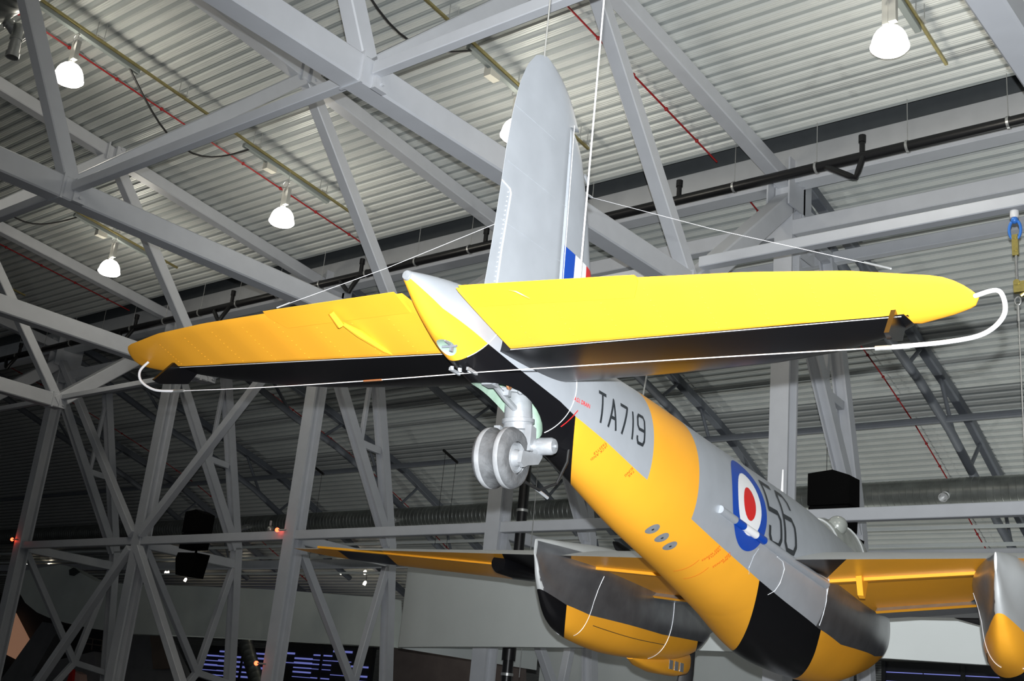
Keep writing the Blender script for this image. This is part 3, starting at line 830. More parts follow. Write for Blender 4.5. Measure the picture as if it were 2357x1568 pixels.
def stroke(pts, t, miter=True):
    out = []
    for a, b in zip(pts, pts[1:]):
        a, b = Vector(a), Vector(b); d = (b-a).normalized(); n = Vector((-d.y, d.x))*t/2; e = d*t/2*.98
        out.append([tuple(a+n), tuple(a-n), tuple(b-n), tuple(b+n)])
    for p in pts[1:-1]: out.append([(p[0]+t/2*math.cos(k*math.pi/5), p[1]+t/2*math.sin(k*math.pi/5)) for k in range(10)])
    return out
T_ = {'T': [[(0, 1), (1, 1)], [(.5, 1), (.5, 0)]], 'A': [[(0, 0), (.5, 1), (1, 0)], [(.22, .38), (.78, .38)]],
      '7': [[(0, 1), (.95, 1), (.3, 0)]], '1': [[(.25, 0), (.25, 1)]],
      '9': [[(.95, .5), (.2, .5), (.0, .62), (0, .88), (.18, 1), (.82, 1), (1, .88), (1, .15), (.82, 0), (.15, 0), (0, .14), (0, .24)]],
      '5': [[(.95, 1), (0, 1), (0, .54), (.8, .54), (1, .44), (1, .12), (.8, 0), (.2, 0), (0, .12), (0, .27)]],
      '6': [[(1, .74), (1, .88), (.8, 1), (.2, 1), (0, .88), (0, .12), (.2, 0), (.8, 0), (1, .12), (1, .44), (.8, .55), (0, .55)]]}
def chars(txt, wd, ht, gap, t):
    out = []; x = 0
    for ch in txt:
        ww = wd*(.45 if ch == '1' else 1)
        for st in T_[ch]:
            out += stroke([(x + u*(wd if ch != '1' else wd), v*ht) for u, v in st], t)
        x += ww + gap
    return out
lt = on_skin('serial_lettering', chars('TA719', .115, .225, .055, .026), 2.20, .395, M_let, off=.005)
lt['label'] = 'dark registration letters reading TA719'
lt = on_skin('code_number', chars('56', .275, .60, .10, .052), 5.49, .12, M_let, off=.005)
lt['label'] = 'large dark grey number 56'
def small_text(txt, size, y0, z0, mt, rot=0, space=1.0, label=None):
    cu = bpy.data.curves.new('txt', 'FONT'); cu.body = txt; cu.size = size; cu.space_character = space; cu.resolution_u = 2; cu.space_line = .95; cu.offset = size*.022
    o = bpy.data.objects.new('txt', cu); C.objects.link(o)
    d = bpy.context.evaluated_depsgraph_get(); me = bpy.data.meshes.new_from_object(o.evaluated_get(d))
    polys = [[(me.vertices[i].co.x, me.vertices[i].co.y) for i in p.vertices] for p in me.polygons]
    bpy.data.objects.remove(o); bpy.data.curves.remove(cu); bpy.data.meshes.remove(me)
    r = on_skin('stencil_text', polys, y0, z0, mt, rot, .005, grid_=.05)
    if label: r['label'] = label
    return r
small_text('A.S.I. DRAIN', .042, 1.86, .455, M_stenr, 0, 1, 'small red stencil reading A.S.I. DRAIN')
small_text('JACK AND\nTRESTLE', .034, 2.41, .272, M_sten, -122, 1.12, 'orange stencil reading JACK AND TRESTLE')
small_text('TAIL\nSLING', .036, 2.865, .188, M_sten, -122, 1.05, 'orange stencil reading TAIL SLING')
small_text('TRESTLE\nLESS WINGS', .036, 4.605, -.10, M_sten, -122, 1.12, 'orange stencil reading TRESTLE LESS WINGS')
small_text('SLING\nLESS WINGS', .036, 4.82, -.118, M_sten, -122, 1.12, 'orange stencil reading SLING LESS WINGS')
on_skin('stencil_line', [[(0, 0), (.012, 0), (-.10, -.16), (-.112, -.16)]], 1.93, .40, M_stenr, off=.005)
for y0, z0, n in ((4.43, -.24, 1), (4.64, -.27, 1), (2.25, .06, 1)):
    on_skin('thin_band_line', [[(0, 0), (.006, 0), (.006, -.26), (0, -.26)]], y0, z0, M_sten, off=.004)
for i, (y0, z0) in enumerate(((3.545, -.145), (3.74, -.178), (3.93, -.212))):
    o = on_skin('inspection_plate', disc(.062, 24), y0, z0, M_fit, off=.006); o['label'] = 'round grey inspection plate'
    on_skin('screw', disc(.012, 10), y0, z0, M_let, off=.009, parent=o)
# seams
def ring_seam(y_of_a, a0, a1, r=.006, mt=M_seam, name='seam'):
    pts = []
    for i in range(25):
        a = R_(a0 + (a1-a0)*i/24); y = y_of_a(a); zc, h, ww = fus(y); pts.append((ww*math.cos(a)*1.004, y, zc+h*math.sin(a)*1.004))
    return MB().tube(pts, r, 6).build(name, mt, plane)
ring_seam(lambda a: 1.88 - .03*max(0, -math.sin(a)) - .12*max(0, -math.sin(a))**2, -68, 62, .003)
ring_seam(lambda a: .635 + .81*((.60 + .25*math.sin(a)) - .364), -60, 30, .0025)
ring_seam(lambda a: 7.05, -50, 20, .0035)
# longitudinal strake
pts, rad = [], []
for i in range(20):
    y = 4.39 + (6.95-4.39)*i/19; z = .20 - .095*(y-4.39); zc, h, ww = fus(y)
    q = max(-1, min(1, (z-zc)/h)); pts.append((ww*math.sqrt(1-q*q)+.010, y, z)); rad.append(.036 + .010*i/19)
st = MB().tube(pts, .034, 12, radii=rad).build('side_strake', [M_sil, M_blue, M_wht], plane)
def scol(c, n):
    r = abs(c.y-5.03)
    return 2 if r < .14 else (1 if r < .325 else 0)
bm = bmesh.new(); bm.from_mesh(st.data)
for k in range(1, 100):
    if k*.0125 > 1.1: continue
    bmesh.ops.bisect_plane(bm, geom=bm.faces[:]+bm.edges[:]+bm.verts[:], plane_co=(0, 4.39+k*.0125, 0), plane_no=(0, 1, 0))
for f in bm.faces: f.material_index = scol(f.calc_center_median(), 0)
bm.to_mesh(st.data); bm.free()
# access hatch outlines
def outline(pts, r=.005, mt=M_sil, name='hatch_edge'):
    p3 = [skin(y, 0, z, .002) for y, z in pts]
    return MB().tube(p3, r, 6).build(name, mt, plane)
outline([(5.30, .02), (5.24, -.06), (5.24, -.17), (5.30, -.22)], .003)
outline([(5.72, .02), (5.86, .0), (5.93, -.06), (5.93, -.20), (5.90, -.28), (5.82, -.33)], .0035, M_seam)
outline([(7.02, -.08), (7.06, -.2), (7.08, -.33), (7.11, -.45)], .0035, M_seam)
o = ring_seam(lambda a: 6.6+.5*math.cos(a), -75, -35, .0025, M_sil)
# bomb bay bulge: a shallow raised belly
mb = MB(); rows = []
for i in range(25):
    y = 5.55 + (10.6-5.55)*i/24; zc, h, ww = fus(y); k = math.sin(math.pi*i/24)**.6
    row = []
    for j in range(29):
        a = R_(-52+104*j/28); o_ = 1 + (.024*k*(1-abs(a/R_(52))**4) - .006)/h; c_, s_ = math.sin(a), math.cos(a)
        row.append((ww*o_*math.copysign(abs(c_)**.93, c_), y, zc - h*o_*abs(s_)**.93))
    rows.append(row)
mb.grid(rows); bay = mb.build('belly_doors', [M_yel, M_blk], plane)
paint(bay, [(al, (0, 6.45, 0), (2, 1, 0)), (al, (0, 8.4, 0), (2, 1, 0))], lambda c, n: 0 if not (6.45 <= c.y+2*c.x < 8.4) else 1)
# tail cone end cap, drain bolts
MB().lathe([(.001, -.012), (.028, -.01), (.034, 0), (.034, .03)], (0, 0, .696), (0, 1, 0), 20).build('tail_lamp', M_fit, plane)
g = MB()
for x, y, z in ((-.06, .70, .335), (-.01, .72, .327), (.05, .74, .33)):
    g.lathe([(.001, -.012), (.014, -.012), (.014, .012)], (x, y, z), (0, .2, -1), 8)
g.box((-.07, .68, .315), (-.055, .80, .335)); g.box((.05, .70, .318), (.065, .82, .338)); g.build('hinge_bracket', M_fit, plane)
g = MB()
g.tube([(.05, .42, .42), (.03, .56, .42)], .007, 8); g.tube([(-.02, .5, .41), (.09, .5, .41)], .008, 8); g.box((.035, .50, .38), (.05, .53, .43))
g.build('trim_linkage', M_steel_dk, plane)

# ---------------------------------------------------------------- aerofoil surfaces
def foil(t, n=18, camber=0.0):
    """(chord 0=LE..1=TE, z up) closed loop, upper then lower"""
    up, lo = [], []
    for i in range(n+1):
        x = (1-math.cos(math.pi*i/n))/2
        yt = 5*t*(.2969*math.sqrt(x)-.126*x-.3516*x*x+.2843*x**3-.1036*x**4)
        yc = camber*4*x*(1-x) if camber else 0
        up.append((x, yc+yt)); lo.append((x, yc-yt))
    return up, lo
def wing(side):
    xs = [0.35, .65, 1.0, 1.4, 1.75, 2.1, 2.45, 2.8, 3.2, 3.8, 4.5, 5.2, 6.0, 6.8, 7.3, 7.7, 7.95, 8.12, 8.22, 8.26]
    mb = MB(); rows = []
    for x in xs:
        te = 6.02 + .395*(x-.65) - (.0 if x < .65 else 0)
        le = 9.78 + .0*x
        if x > 7.2:
            k = (x-7.2)/1.06; q = math.sqrt(max(0, 1-k*k)); mid = 9.05; te = mid-(mid-te)*q; le = mid+(le-mid)*q
            if q < .02: te = le = mid
        c_ = le-te; zte = .032+.083*(x-.65)+side*.0256*x; tt = (.150 - .004*x) 
        zle = zte + c_*.012
        up, lo = foil(tt, 18, .030)
        row = [(side*x, le-c_*u, zle+(zte-zle)*u+c_*v) for u, v in up] + [(side*x, le-c_*u, zle+(zte-zle)*u+(c_*v*.625 if v < 0 else c_*v)) for u, v in lo[::-1][1:-1]]
        rows.append(row)
    mb.grid(rows, closed=True); mb.add(rows[0], [tuple(range(len(rows[0])))])
    o = mb.build('wing', [M_silw, M_yel, M_blk], plane)
    cs = [(al, (0, .5+6*k+d, 0), (2, 1, 0)) for k in range(-3, 5) for d in (0, 1.9)]
    paint(o, cs, lambda c, n: (2 if stripe_black(c.y+2*c.x) else 1) if n.z < -.0 else 0)
    return o
def lower(x, y, side=1):
    """lower surface height of the wing"""
    te = 6.02 + .395*(abs(x)-.65); le = 9.78; c_ = le-te; u = (le-y)/c_
    zte = .032+.083*(abs(x)-.65)+side*.0256*abs(x); zle = zte+c_*.012; tt = .150-.004*abs(x)
    yt = 5*tt*(.2969*math.sqrt(u)-.126*u-.3516*u*u+.2843*u**3-.1036*u**4)
    return zle+(zte-zle)*u + c_*.5*(.030*4*u*(1-u)-yt)*1.25
for sd in (1, -1):
    wg = wing(sd)
    # flap lip
    mb = MB(); xs = [.68+.1*i for i in range(16)]
    rows = []
    for x in xs:
        y = 7.08+.12*(x-.65); z = lower(x, y, sd)
        rows.append([(sd*x, y-.008, z+.01), (sd*x, y-.012, z-.032), (sd*x, y+.03, z-.034), (sd*x, y+.28, lower(x, y+.28, sd)-.002)])
    mb.grid(rows, smooth=False); mb.build('flap_shroud_lip', M_yel, wg)
    if sd < 0:
        mb = MB(); rows = []
        for i in range(20):
            x = 3.62+(7.3-3.62)*i/19; y = 7.95+.14*(x-3.6)
            z = lower(x, y, sd)
            rows.append([(sd*x, y-.01, z+.01), (sd*x, y-.014, z-.022), (sd*x, y+.03, z-.024), (sd*x, y+.22, lower(x, y+.22, sd)-.002)])
        mb.grid(rows, smooth=False); mb.build('aileron_shroud_lip', M_yel, wg)
        g = MB().lathe([(.001, -.10), (.10, -.10), (.125, -.04), (.125, .3), (.09, .75), (.03, 1.0), (.001, 1.05)], (-3.55, 7.55, lower(3.55, 7.6, sd)-.06), (0, 1, 0), 24)
        g.build('underwing_pod', M_blk, wg)
    else:
        g = MB().slab([(7.0, .02), (7.12, -.20), (7.2, -.22), (7.32, 0)], -.03, .03, lambda u, v, d: (1.02+d, u, lower(1.0, 7.1, sd)+v+.02)); g.build('underwing_bracket', M_yel, wg)
    # radiator exit strip
    g = MB(); x0, x1 = .80, 2.02
    g.slab([(8.75, -.035), (9.45, -.02), (9.5, .05), (8.9, .05)], x0, x1, lambda u, v, d: (sd*d, u, lower(d, 9.0, sd)+v-.02)); g.build('radiator_flap', M_fit, wg)
    g = MB(); g.slab([(8.74, -.035), (8.80, -.052), (8.83, -.045), (8.76, -.028)], x0, x1, lambda u, v, d: (sd*d, u, lower(d, 9.0, sd)+v-.02)); g.build('flap_edge', M_yel, wg)
    g = MB(); rows = []
    for u in (9.0, 9.3, 9.7, 10.0, 10.15, 10.2):
        k = (u-9)/1.2; rows.append([(sd*x, u, z) for x, z in ((.6, .02+.03*k), (2.1, .08+.03*k), (2.1, .30-.10*k), (.6, .25-.10*k))])
    g.grid(rows, closed=True, smooth=False); g.build('radiator_duct', M_silw, wg)

# ---------------------------------------------------------------- engine nacelles, propellers
NYs = [6.34, 6.40, 6.46, 6.68, 6.86, 7.19, 7.68, 8.44, 9.37, 10.2, 10.8, 11.15, 11.35]
NB = [.06, -.05, -.19, -.454, -.596, -.709, -.773, -.808, -.78, -.71, -.59, -.43, -.30]
NT = [.235, .25, .26, .29, .31, .35, .41, .47, .50, .48, .42, .36, .31]
NW = [.012, .03, .045, .10, .15, .235, .33, .43, .465, .45, .42, .38, .34]
def nacelle(side):
    xc = side*2.435
    UPX, UPW = [6.34, 6.5, 6.7, 6.9, 7.2, 7.7, 8.4, 9.37, 10.2, 10.8, 11.15, 11.35], [.012, .09, .20, .28, .37, .43, .46, .465, .45, .42, .38, .34]
    mb = MB(); rows = []
    yy = [6.34+.02*i for i in range(20)] + [6.76+.11*i for i in range(42)] + [11.35]
    for y in yy:
        b, t_, w_ = pchip(y, NYs, NB), pchip(y, NYs, NT), pchip(y, NYs, NW)
        zc, h = (b+t_)/2, (t_-b)/2; row = []
        for j in range(48):
            a = 2*math.pi*j/48; c_, s_ = math.cos(a), math.sin(a)
            k_ = min(1, max(0, (s_+.2)/.7)); k_ = k_*k_*(3-2*k_); wu = w_ + (pchip(y, UPX, UPW)-w_)*k_
            row.append((xc+wu*math.copysign(abs(c_)**.75, c_), y, zc+h*math.copysign(abs(s_)**.82, s_)))
        rows.append(row)
    mb.grid(rows, closed=True); mb.add(rows[0], [tuple(range(48))]); mb.add(rows[-1], [tuple(range(48))])
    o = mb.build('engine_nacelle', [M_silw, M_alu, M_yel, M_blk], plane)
    nyb, nzb = [6.3, 6.5, 6.94, 7.4, 9.2, 10.4, 11.4], [-.22, -.29, -.41, -.465, -.46, -.40, -.34]
    cs = [(al, (0, y_, 0), (0, 1, 0)) for y_ in nyb[1:-1]]
    for k in range(6):
        a, b = nyb[k], nyb[k+1]; cs.append(((lambda c, a=a, b=b: a-1e-4 <= c.y <= b+1e-4), (0, a, nzb[k]), (0, nzb[k]-nzb[k+1], b-a)))
    cs += [(al, (0, .5+6*k+d, 0), (2, 1, 0)) for k in range(-3, 5) for d in (0, 1.9)]
    cs += [(al, (0, 0, .22), (0, 0, 1))]
    def nc(c, n):
        if c.z > .22 or c.y < interp(c.z, [-.8, -.454, -.19, -.05, .06], [6.9, 6.68, 6.46, 6.40, 6.34])+.018 and c.z > interp(c.y, nyb, nzb): return 0  # silver top; the lit rear edge is painted bright too
        if c.z > interp(c.y, nyb, nzb): return 0 if side > 0 and c.x > xc else 1  # flash light on the starboard outboard side put into a brighter colour
        return 3 if stripe_black(c.y+2*c.x) else 2
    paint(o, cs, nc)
    def P(y, a, off=1.006):
        b, t_, w_ = pchip(y, NYs, NB), pchip(y, NYs, NT), pchip(y, NYs, NW); zc, h = (b+t_)/2, (t_-b)/2
        c_, s_ = math.cos(a), math.sin(a); k_ = min(1, max(0, (s_+.2)/.7)); k_ = k_*k_*(3-2*k_); w_ = w_ + (pchip(y, UPX, UPW)-w_)*k_
        return (xc+off*w_*math.copysign(abs(c_)**.75, c_), y, zc+off*h*math.copysign(abs(s_)**.82, s_))
    for y0, dy in ((7.42, .10), (9.45, .06)):
        for (a0, a1) in ((-75, 15), (165, 255)):
            MB().tube([P(y0+dy*math.sin(R_(a0+(a1-a0)*i/20)), R_(a0+(a1-a0)*i/20)) for i in range(21)], .0035, 6).build('panel_seam', M_seam, o)
    for a in (-38, 218):
        MB().tube([P(7.5+1.9*i/14, R_(a)) for i in range(15)], .004, 5).build('door_edge', M_let, o)
    # chin intake
    mb = MB(); rows = []
    for y, b, t_, w_ in ((9.2, -.80, -.72, .05), (9.5, -.86, -.70, .12), (10.0, -.90, -.62, .17), (10.6, -.89, -.55, .17), (10.95, -.84, -.52, .155), (11.05, -.79, -.52, .13)):
        zc, h = (b+t_)/2, (t_-b)/2
        rows.append([(xc+w_*math.copysign(abs(math.cos(a))**.6, math.cos(a)), y, zc+h*math.copysign(abs(math.sin(a))**.6, math.sin(a))) for a in [2*math.pi*j/28 for j in range(28)]])
    mb.grid(rows, closed=True); mb.add(rows[0], [tuple(range(28))]); mb.add(rows[-1], [tuple(range(28))])
    it = mb.build('chin_intake', M_yel, o)
    for i in range(3):
        MB().box((xc-.172, 10.15+.2*i, -.82), (xc+.172, 10.28+.2*i, -.70)).build('vent_grille', M_fit, it)
    pr = empty('propeller'); pr.parent = plane; pr.location = (xc, 11.48, .02)
    MB().lathe([(.27, -.1), (.27, .05), (.25, .2), (.20, .38), (.12, .5), (.04, .56), (.001, .57)], (0, 0, 0), (0, 1, 0), 32).build('spinner', M_alu, pr)
    for k in range(3):
        a0 = R_(-97 + 120*k) if side < 0 else R_(-75+120*k)
        ax = Vector((math.cos(a0), 0, math.sin(a0))); tn = Vector((-math.sin(a0), 0, math.cos(a0))); yv = Vector((0, 1, 0))
        rows = []
        for r, ch, th, tw in ((.18, .12, .10, 60), (.45, .17, .06, 50), (.8, .23, .045, 38), (1.2, .24, .032, 28), (1.55, .20, .022, 22), (1.75, .13, .014, 20), (1.83, .03, .006, 20)):
            c_, s_ = math.cos(R_(tw)), math.sin(R_(tw)); row = []
            for j in range(16):
                a = 2*math.pi*j/16; u, v = ch/2*math.cos(a), th/2*math.sin(a)
                row.append(ax*r + tn*(u*c_-v*s_) + yv*(u*s_+v*c_))
            rows.append(row)
        mb = MB().grid(rows, closed=True); mb.add(rows[0], [tuple(range(16))]); mb.add(rows[-1], [tuple(range(16))]); mb.build('blade', M_blade, pr)
    return o
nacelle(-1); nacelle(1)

# ---------------------------------------------------------------- tailplane and elevators
TR = .004                                         # extra roll of the tail alone, solved from image pixels
def tp(x, y, z): return (x, y, z + x*TR)
ZT = .582
def stab(side):
    xs = [.12, .3, .6, 1.0, 1.4, 1.8, 2.2, 2.5, 2.66, 2.74, 2.78]
    mb = MB(); rows = []
    for x in xs:
        le = interp(x, [0, .3, 1.0, 1.75, 2.2, 2.5, 2.66, 2.74, 2.78], [1.80, 1.78, 1.73, 1.64, 1.50, 1.33, 1.20, 1.10, .98])
        hg = .90 - .015*x
        ht = interp(x, [0, 1.75, 2.78], [.093, .078, .05]); row = []
        c_ = le-hg
        for i in range(15):
            u = (1-math.cos(math.pi*i/28*2/2))if False else i/14
            row.append(tp(side*x, le-c_*u, ZT + ht*math.sqrt(max(0, 1-(1-u)**2.4))*(1-.12*u)))
        low = [tp(side*x, le-c_*(i/14), ZT - ht*math.sqrt(max(0, 1-(1-i/14)**2.4))*(1-.12*i/14)) for i in range(14, 0, -1)]
        rows.append(row+low)
    mb.grid(rows, closed=True); mb.add(rows[0], [tuple(range(len(rows[0])))]); mb.add(rows[-1], [tuple(range(len(rows[0])))])
    o = mb.build('tailplane', [M_silw, M_blk], plane)
    paint(o, [], lambda c, n: 1 if n.z < 0 or c.y < .90-.015*abs(c.x)+.01 else 0)
    # thin bright shroud edge along the hinge line
    MB().tube([tp(side*x, .889-.015*x, ZT-.080+.010*x) for x in (.25, 1, 2, 2.72)], .0022, 6).build('shroud_edge', M_seam, o)
    # horn bracket under the tip
    g = MB().slab([(1.02, -.03), (.76, -.03), (.60, -.22), (.68, -.23), (.94, -.15)], -.013, .013, lambda u, v, d: tp(side*(2.69)+d, u+.03, ZT+v)); g.build('mass_balance_arm', M_blk, o)
    return o
def elevator(side):
    out_te = [(.18, .238), (.6, .262), (1.0, .285), (1.42, .315), (2.0, .36), (2.53, .437), (2.80, .514), (2.93, .55), (3.0, .585), (3.06, .655), (3.10, .73), (3.12, .79)]
    xs = [.20+.08*i for i in range(31)] + [2.70, 2.735, 2.76, 2.80, 2.86, 2.92, 2.98, 3.03, 3.07, 3.10, 3.125]
    mb = MB(); rows = []
    for x in xs:
        te = interp(x, [p[0] for p in out_te], [p[1] for p in out_te])
        if x <= 2.735: le = .885-.015*x
        else: le = interp(x, [2.7351, 2.76, 2.80, 2.9, 3.0, 3.07, 3.11, 3.125], [.845, 1.01, 1.02, .98, .94, .90, .86, .80])
        c_ = max(le-te, .002); inner = 0 if x > .5 else 0
        ht = interp(x, [0, 1.75, 2.6, 2.95, 3.1, 3.125], [.078, .064, .052, .036, .016, .002])
        hgy = .885-.015*x
        def hh(y):
            if y > hgy: k = min(1, max(0, (le-y)/max(le-hgy, 1e-3))); return ht*math.sqrt(max(0, 1-(1-k)**2))
            if x <= 2.735 and le-y < .008: return ht*math.sqrt(max(0, 1-(1-(le-y)/.008)**2))*1.0
            k = max(0, (y-te)/max(hgy-te, 1e-3)); return ht*(k**.85)+.002
        ysn = [le-c_*u for u in (0, .01, .03, .08, .15, .25, .4, .55, .7, .85, .95, 1)]
        dro = lambda y: .165*(hgy-y)        # elevators a few degrees up
        cant = .10*max(0, hgy-0)                  # inner end cut slanting with the fuselage
        def X(y):
            if x < .5: return x + (.5-x)/.3*max(0, (y-.24))*.09
            return x
        up = [tp(side*X(y), y, ZT+dro(y)+hh(y)) for y in ysn]
        lo = [tp(side*X(y), y, ZT+dro(y)-hh(y)) for y in ysn[::-1][1:-1]]
        rows.append(up+lo)
    mb.grid(rows, closed=True); mb.add(rows[0], [tuple(range(len(rows[0])))]); mb.add(rows[-1], [tuple(range(len(rows[0])))])
    o = mb.build('elevator', [M_silw, M_yelf], plane)
    paint(o, [], lambda c, n: 1 if n.z < .02 else 0)
    # trim tab standing proud at the inner trailing edge
    mb = MB(); rows = []
    for x, ya, yb in ((.24, .205, .41), (.7, .232, .43), (1.1, .256, .45), (1.30, .268, .46), (1.375, .275, .33)):
        te = interp(x, [p[0] for p in out_te], [p[1] for p in out_te]); hgy = .885-.015*x
        zz = lambda y: ZT+.165*(hgy-y)
        k = lambda y: max(0, (y-te)/(hgy-te)); ht = .073
        rows.append([tp(side*x, ya, zz(ya)-.004), tp(side*x, ya, zz(ya)-.007), tp(side*x, yb, zz(yb)-ht*k(yb)**.85-.012), tp(side*x, yb+.006, zz(yb)-ht*k(yb)**.85-.004), tp(side*x, yb, zz(yb)+.01)])
    mb.grid(rows, closed=True, smooth=False); mb.add(rows[0], [tuple(range(5))]); mb.add(rows[-1], [tuple(range(5))])
    mb.build('trim_tab', M_yel, o)
    if side < 0:
        g = MB().tube([tp(-.80, .30, ZT+.05), tp(-.78, .40, ZT-.01)], .02, 8, radii=[.022, .026])
        g.build('tab_horn', M_yel, o)
        g = MB().tube([tp(-.78, .40, ZT+.01), tp(-.74, .55, ZT-.015), tp(-.69, .78, ZT-.055), tp(-.67, .86, ZT-.065)], .02, 10, radii=[.012, .028, .02, .006]); g.build('actuator_fairing', M_yel, o)
    else:
        MB().tube([tp(.56, .28, ZT+.075), tp(.60, .29, ZT+.068), tp(.66, .36, ZT+.045)], .006, 6).build('tab_wire', M_yel, o)
    # stitched rib tapes: rows of tiny studs under the skin line
    g = MB()
    for x in [.45+.31*i for i in range(8)]:
        hgy = .885-.015*x; te = interp(x, [p[0] for p in out_te], [p[1] for p in out_te])
        for j in range(9):
            y = te+.10+(hgy-te-.14)*j/8; k = (y-te)/(hgy-te); ht = interp(x, [0, 1.75, 2.6, 2.95], [.078, .064, .052, .036])
            c = Vector(tp(side*x, y, ZT+.165*(hgy-y)-ht*k**.85-.002)); g.lathe([(.001, -.003), (.006, -.001), (.006, .002)], c, (0, 0, 1), 5)
    o2 = g.build('rib_stitching', M_yel, o); o2['kind'] = 'stuff'
    return o
for sd in (1, -1): stab(sd); elevator(sd)

# ---------------------------------------------------------------- fin and rudder
hy = lambda z: 1.80 - .030*(z-1.3)*1.0                       # hinge line
def fin_t(y, z, te, le, tmax):
    return 0
LEF = [(2.78, .90), (2.62, 1.15), (2.46, 1.45), (2.34, 1.70), (2.24, 2.0), (2.14, 2.25), (2.02, 2.48), (1.93, 2.58), (1.80, 2.66)]
def le_y(z):
    return interp(z, [p[1] for p in LEF], [p[0] for p in LEF])
mb = MB(); rows = []
zs = [.90+.06*i for i in range(29)] + [2.62, 2.655]
for z in zs:
    le = le_y(z); h_ = hy(z); c_ = max(le-h_, .01); tm = interp(z, [.9, 2.0, 2.66], [.085, .062, .040]) * min(1, c_/.25)**.5
    up = [(tm*math.sqrt(max(0, 1-(1-i/12)**2.3))*(1-.1*i/12), le-c_*i/12, z) for i in range(13)]
    lo = [(-x, y, z_) for x, y, z_ in up[::-1][:-1]]
    rows.append(up+lo)
mb.grid(rows, closed=True); mb.add(rows[-1], [tuple(range(len(rows[0])))])
fin = mb.build('fin', [M_sil, M_blue, M_wht, M_redp], plane)
def fc(c, n):
    if 1.05 < c.z < 1.652 and abs(n.y) < .99:
        if 1.775 < c.y < 1.978: return 1
        if c.y < 2.195: return 2 if c.y > 1.978 else 0
        return 3
    return 0
paint(fin, [(al, (0, 0, 1.652), (0, 0, 1)), (al, (0, 0, 1.05), (0, 0, 1)), (al, (0, 1.775, 0), (0, 1, 0)), (al, (0, 1.978, 0), (0, 1, 0)), (al, (0, 2.195, 0), (0, 1, 0))], fc)
fin['label'] = 'silver fin with a blue, white and red flash'
TEF = [(.855, .80), (.86, .97), (.885, 1.3), (.905, 1.73), (.915, 2.07), (.94, 2.35), (.985, 2.6), (1.06, 2.8), (1.17, 2.95), (1.30, 3.01), (1.45, 3.00)]
LER = [(1.60, 2.96), (1.75, 2.86), (1.87, 2.74), (1.96, 2.62), (1.99, 2.56)]
mb = MB(); rows = []
zs = [.80+.07*i for i in range(28)] + [2.70, 2.76, 2.82, 2.88, 2.93, 2.97, 2.995, 3.008]
for z in zs:
    te = interp(z, [p[1] for p in TEF[:-1]], [p[0] for p in TEF[:-1]])
    if z < 2.56: le = hy(z)-.012
    elif z < 2.69: le = max(interp(z, [2.5601, 2.62, 2.70], [1.985, 1.97, 1.91]), 0) if z > 2.665 else hy(z)-.012
    else: le = interp(z, [2.69, 2.74, 2.86, 2.96, 3.0, 3.01], [1.93, 1.88, 1.76, 1.60, 1.46, 1.34])
    c_ = max(le-te, .02); tm = interp(z, [.8, 2.0, 2.6, 2.85, 3.01], [.080, .058, .045, .032, .006])
    nose = .05 if z < 2.665 else .35
    def th(u):
        return tm*math.sqrt(max(0, 1-(1-min(1, u/nose))**2)) if u < nose else tm*(1-((u-nose)/(1-nose))**1.15)+.0015
    us = (0, .01, .03, .05, .12, .2, .3, .45, .6, .75, .88, 1)
    up = [(th(u), le-c_*u, z) for u in us]; lo = [(-th(u), le-c_*u, z) for u in us[::-1][:-1]]
    rows.append(up+lo)
mb.grid(rows, closed=True); mb.add(rows[0], [tuple(range(len(rows[0])))]); mb.add(rows[-1], [tuple(range(len(rows[0])))])
rud = mb.build('rudder', [M_sil], plane)
def rud_t(y, z):
    te = interp(z, [p[1] for p in TEF], [p[0] for p in TEF]); tm = interp(z, [.8, 2.0, 2.6], [.080, .058, .045]); le = hy(z)
    u = (le-y)/(le-te); return tm*(1-(max(0, u-.05)/.95)**1.15)+.0015
MB().tube([(rud_t(y, z)+.002, y, z) for y, z in ((.905, 1.78), (1.01, 1.76), (1.03, 1.73), (1.0, 1.3), (.985, .82))], .0045, 6).build('trim_tab_edge', M_seam, rud)
g = MB()
for i in range(26):
    z = .86+.036*i; y = .955+(z-.86)*.045; g.lathe([(.001, -.002), (.004, 0), (.004, .003)], (rud_t(y, z)+.001, y, z), (1, 0, 0), 5)
o = g.build('rivet_row', M_seam, rud); o['kind'] = 'stuff'
MB().tube([(rud_t(hy(z), z)+.004, hy(z)+.003, z) for z in (.95, 1.5, 2.1, 2.655)], .0035, 6).build('hinge_strip', M_seam, fin)
g = MB()
for z in (1.5, 1.95, 2.4): g.tube([(rud_t(1.2, z)*.0+rud_t(y, z)+.0005, y, z-(y-1.0)*.0) for y in (.95, 1.2, 1.45, 1.74)], .0015, 5)
g.build('rib_line', M_sil, rud)
# aerials on the fin leading edge with wires to the tailplane tips
g = MB(); g.tube([(0, 2.10, 2.40), (0, 2.18, 2.36)], .016, 8); g.tube([(0, 2.12, 2.26), (0, 2.26, 2.28)], .010, 8); g.build('aerial_fitting', M_fit, plane)
for sd in (1, -1):
    a = Vector((0, 2.26, 2.28)) if sd > 0 else Vector((0, .9, 1.44)); b = Vector(tp(sd*2.45, .36, ZT+.06)) if sd > 0 else Vector(tp(-1.28, .3, ZT+.12))
    if sd > 0: b = Vector(tp(2.72, .58, ZT+.12))
    wr = MB().tube([a, a.lerp(b, .5)-Vector((0, 0, .02)), b], .0015, 5).build('aerial_wire', M_rope, plane)
    MB().tube([a.lerp(b, .94), b], .006, 6).build('insulator', M_zinc, wr)

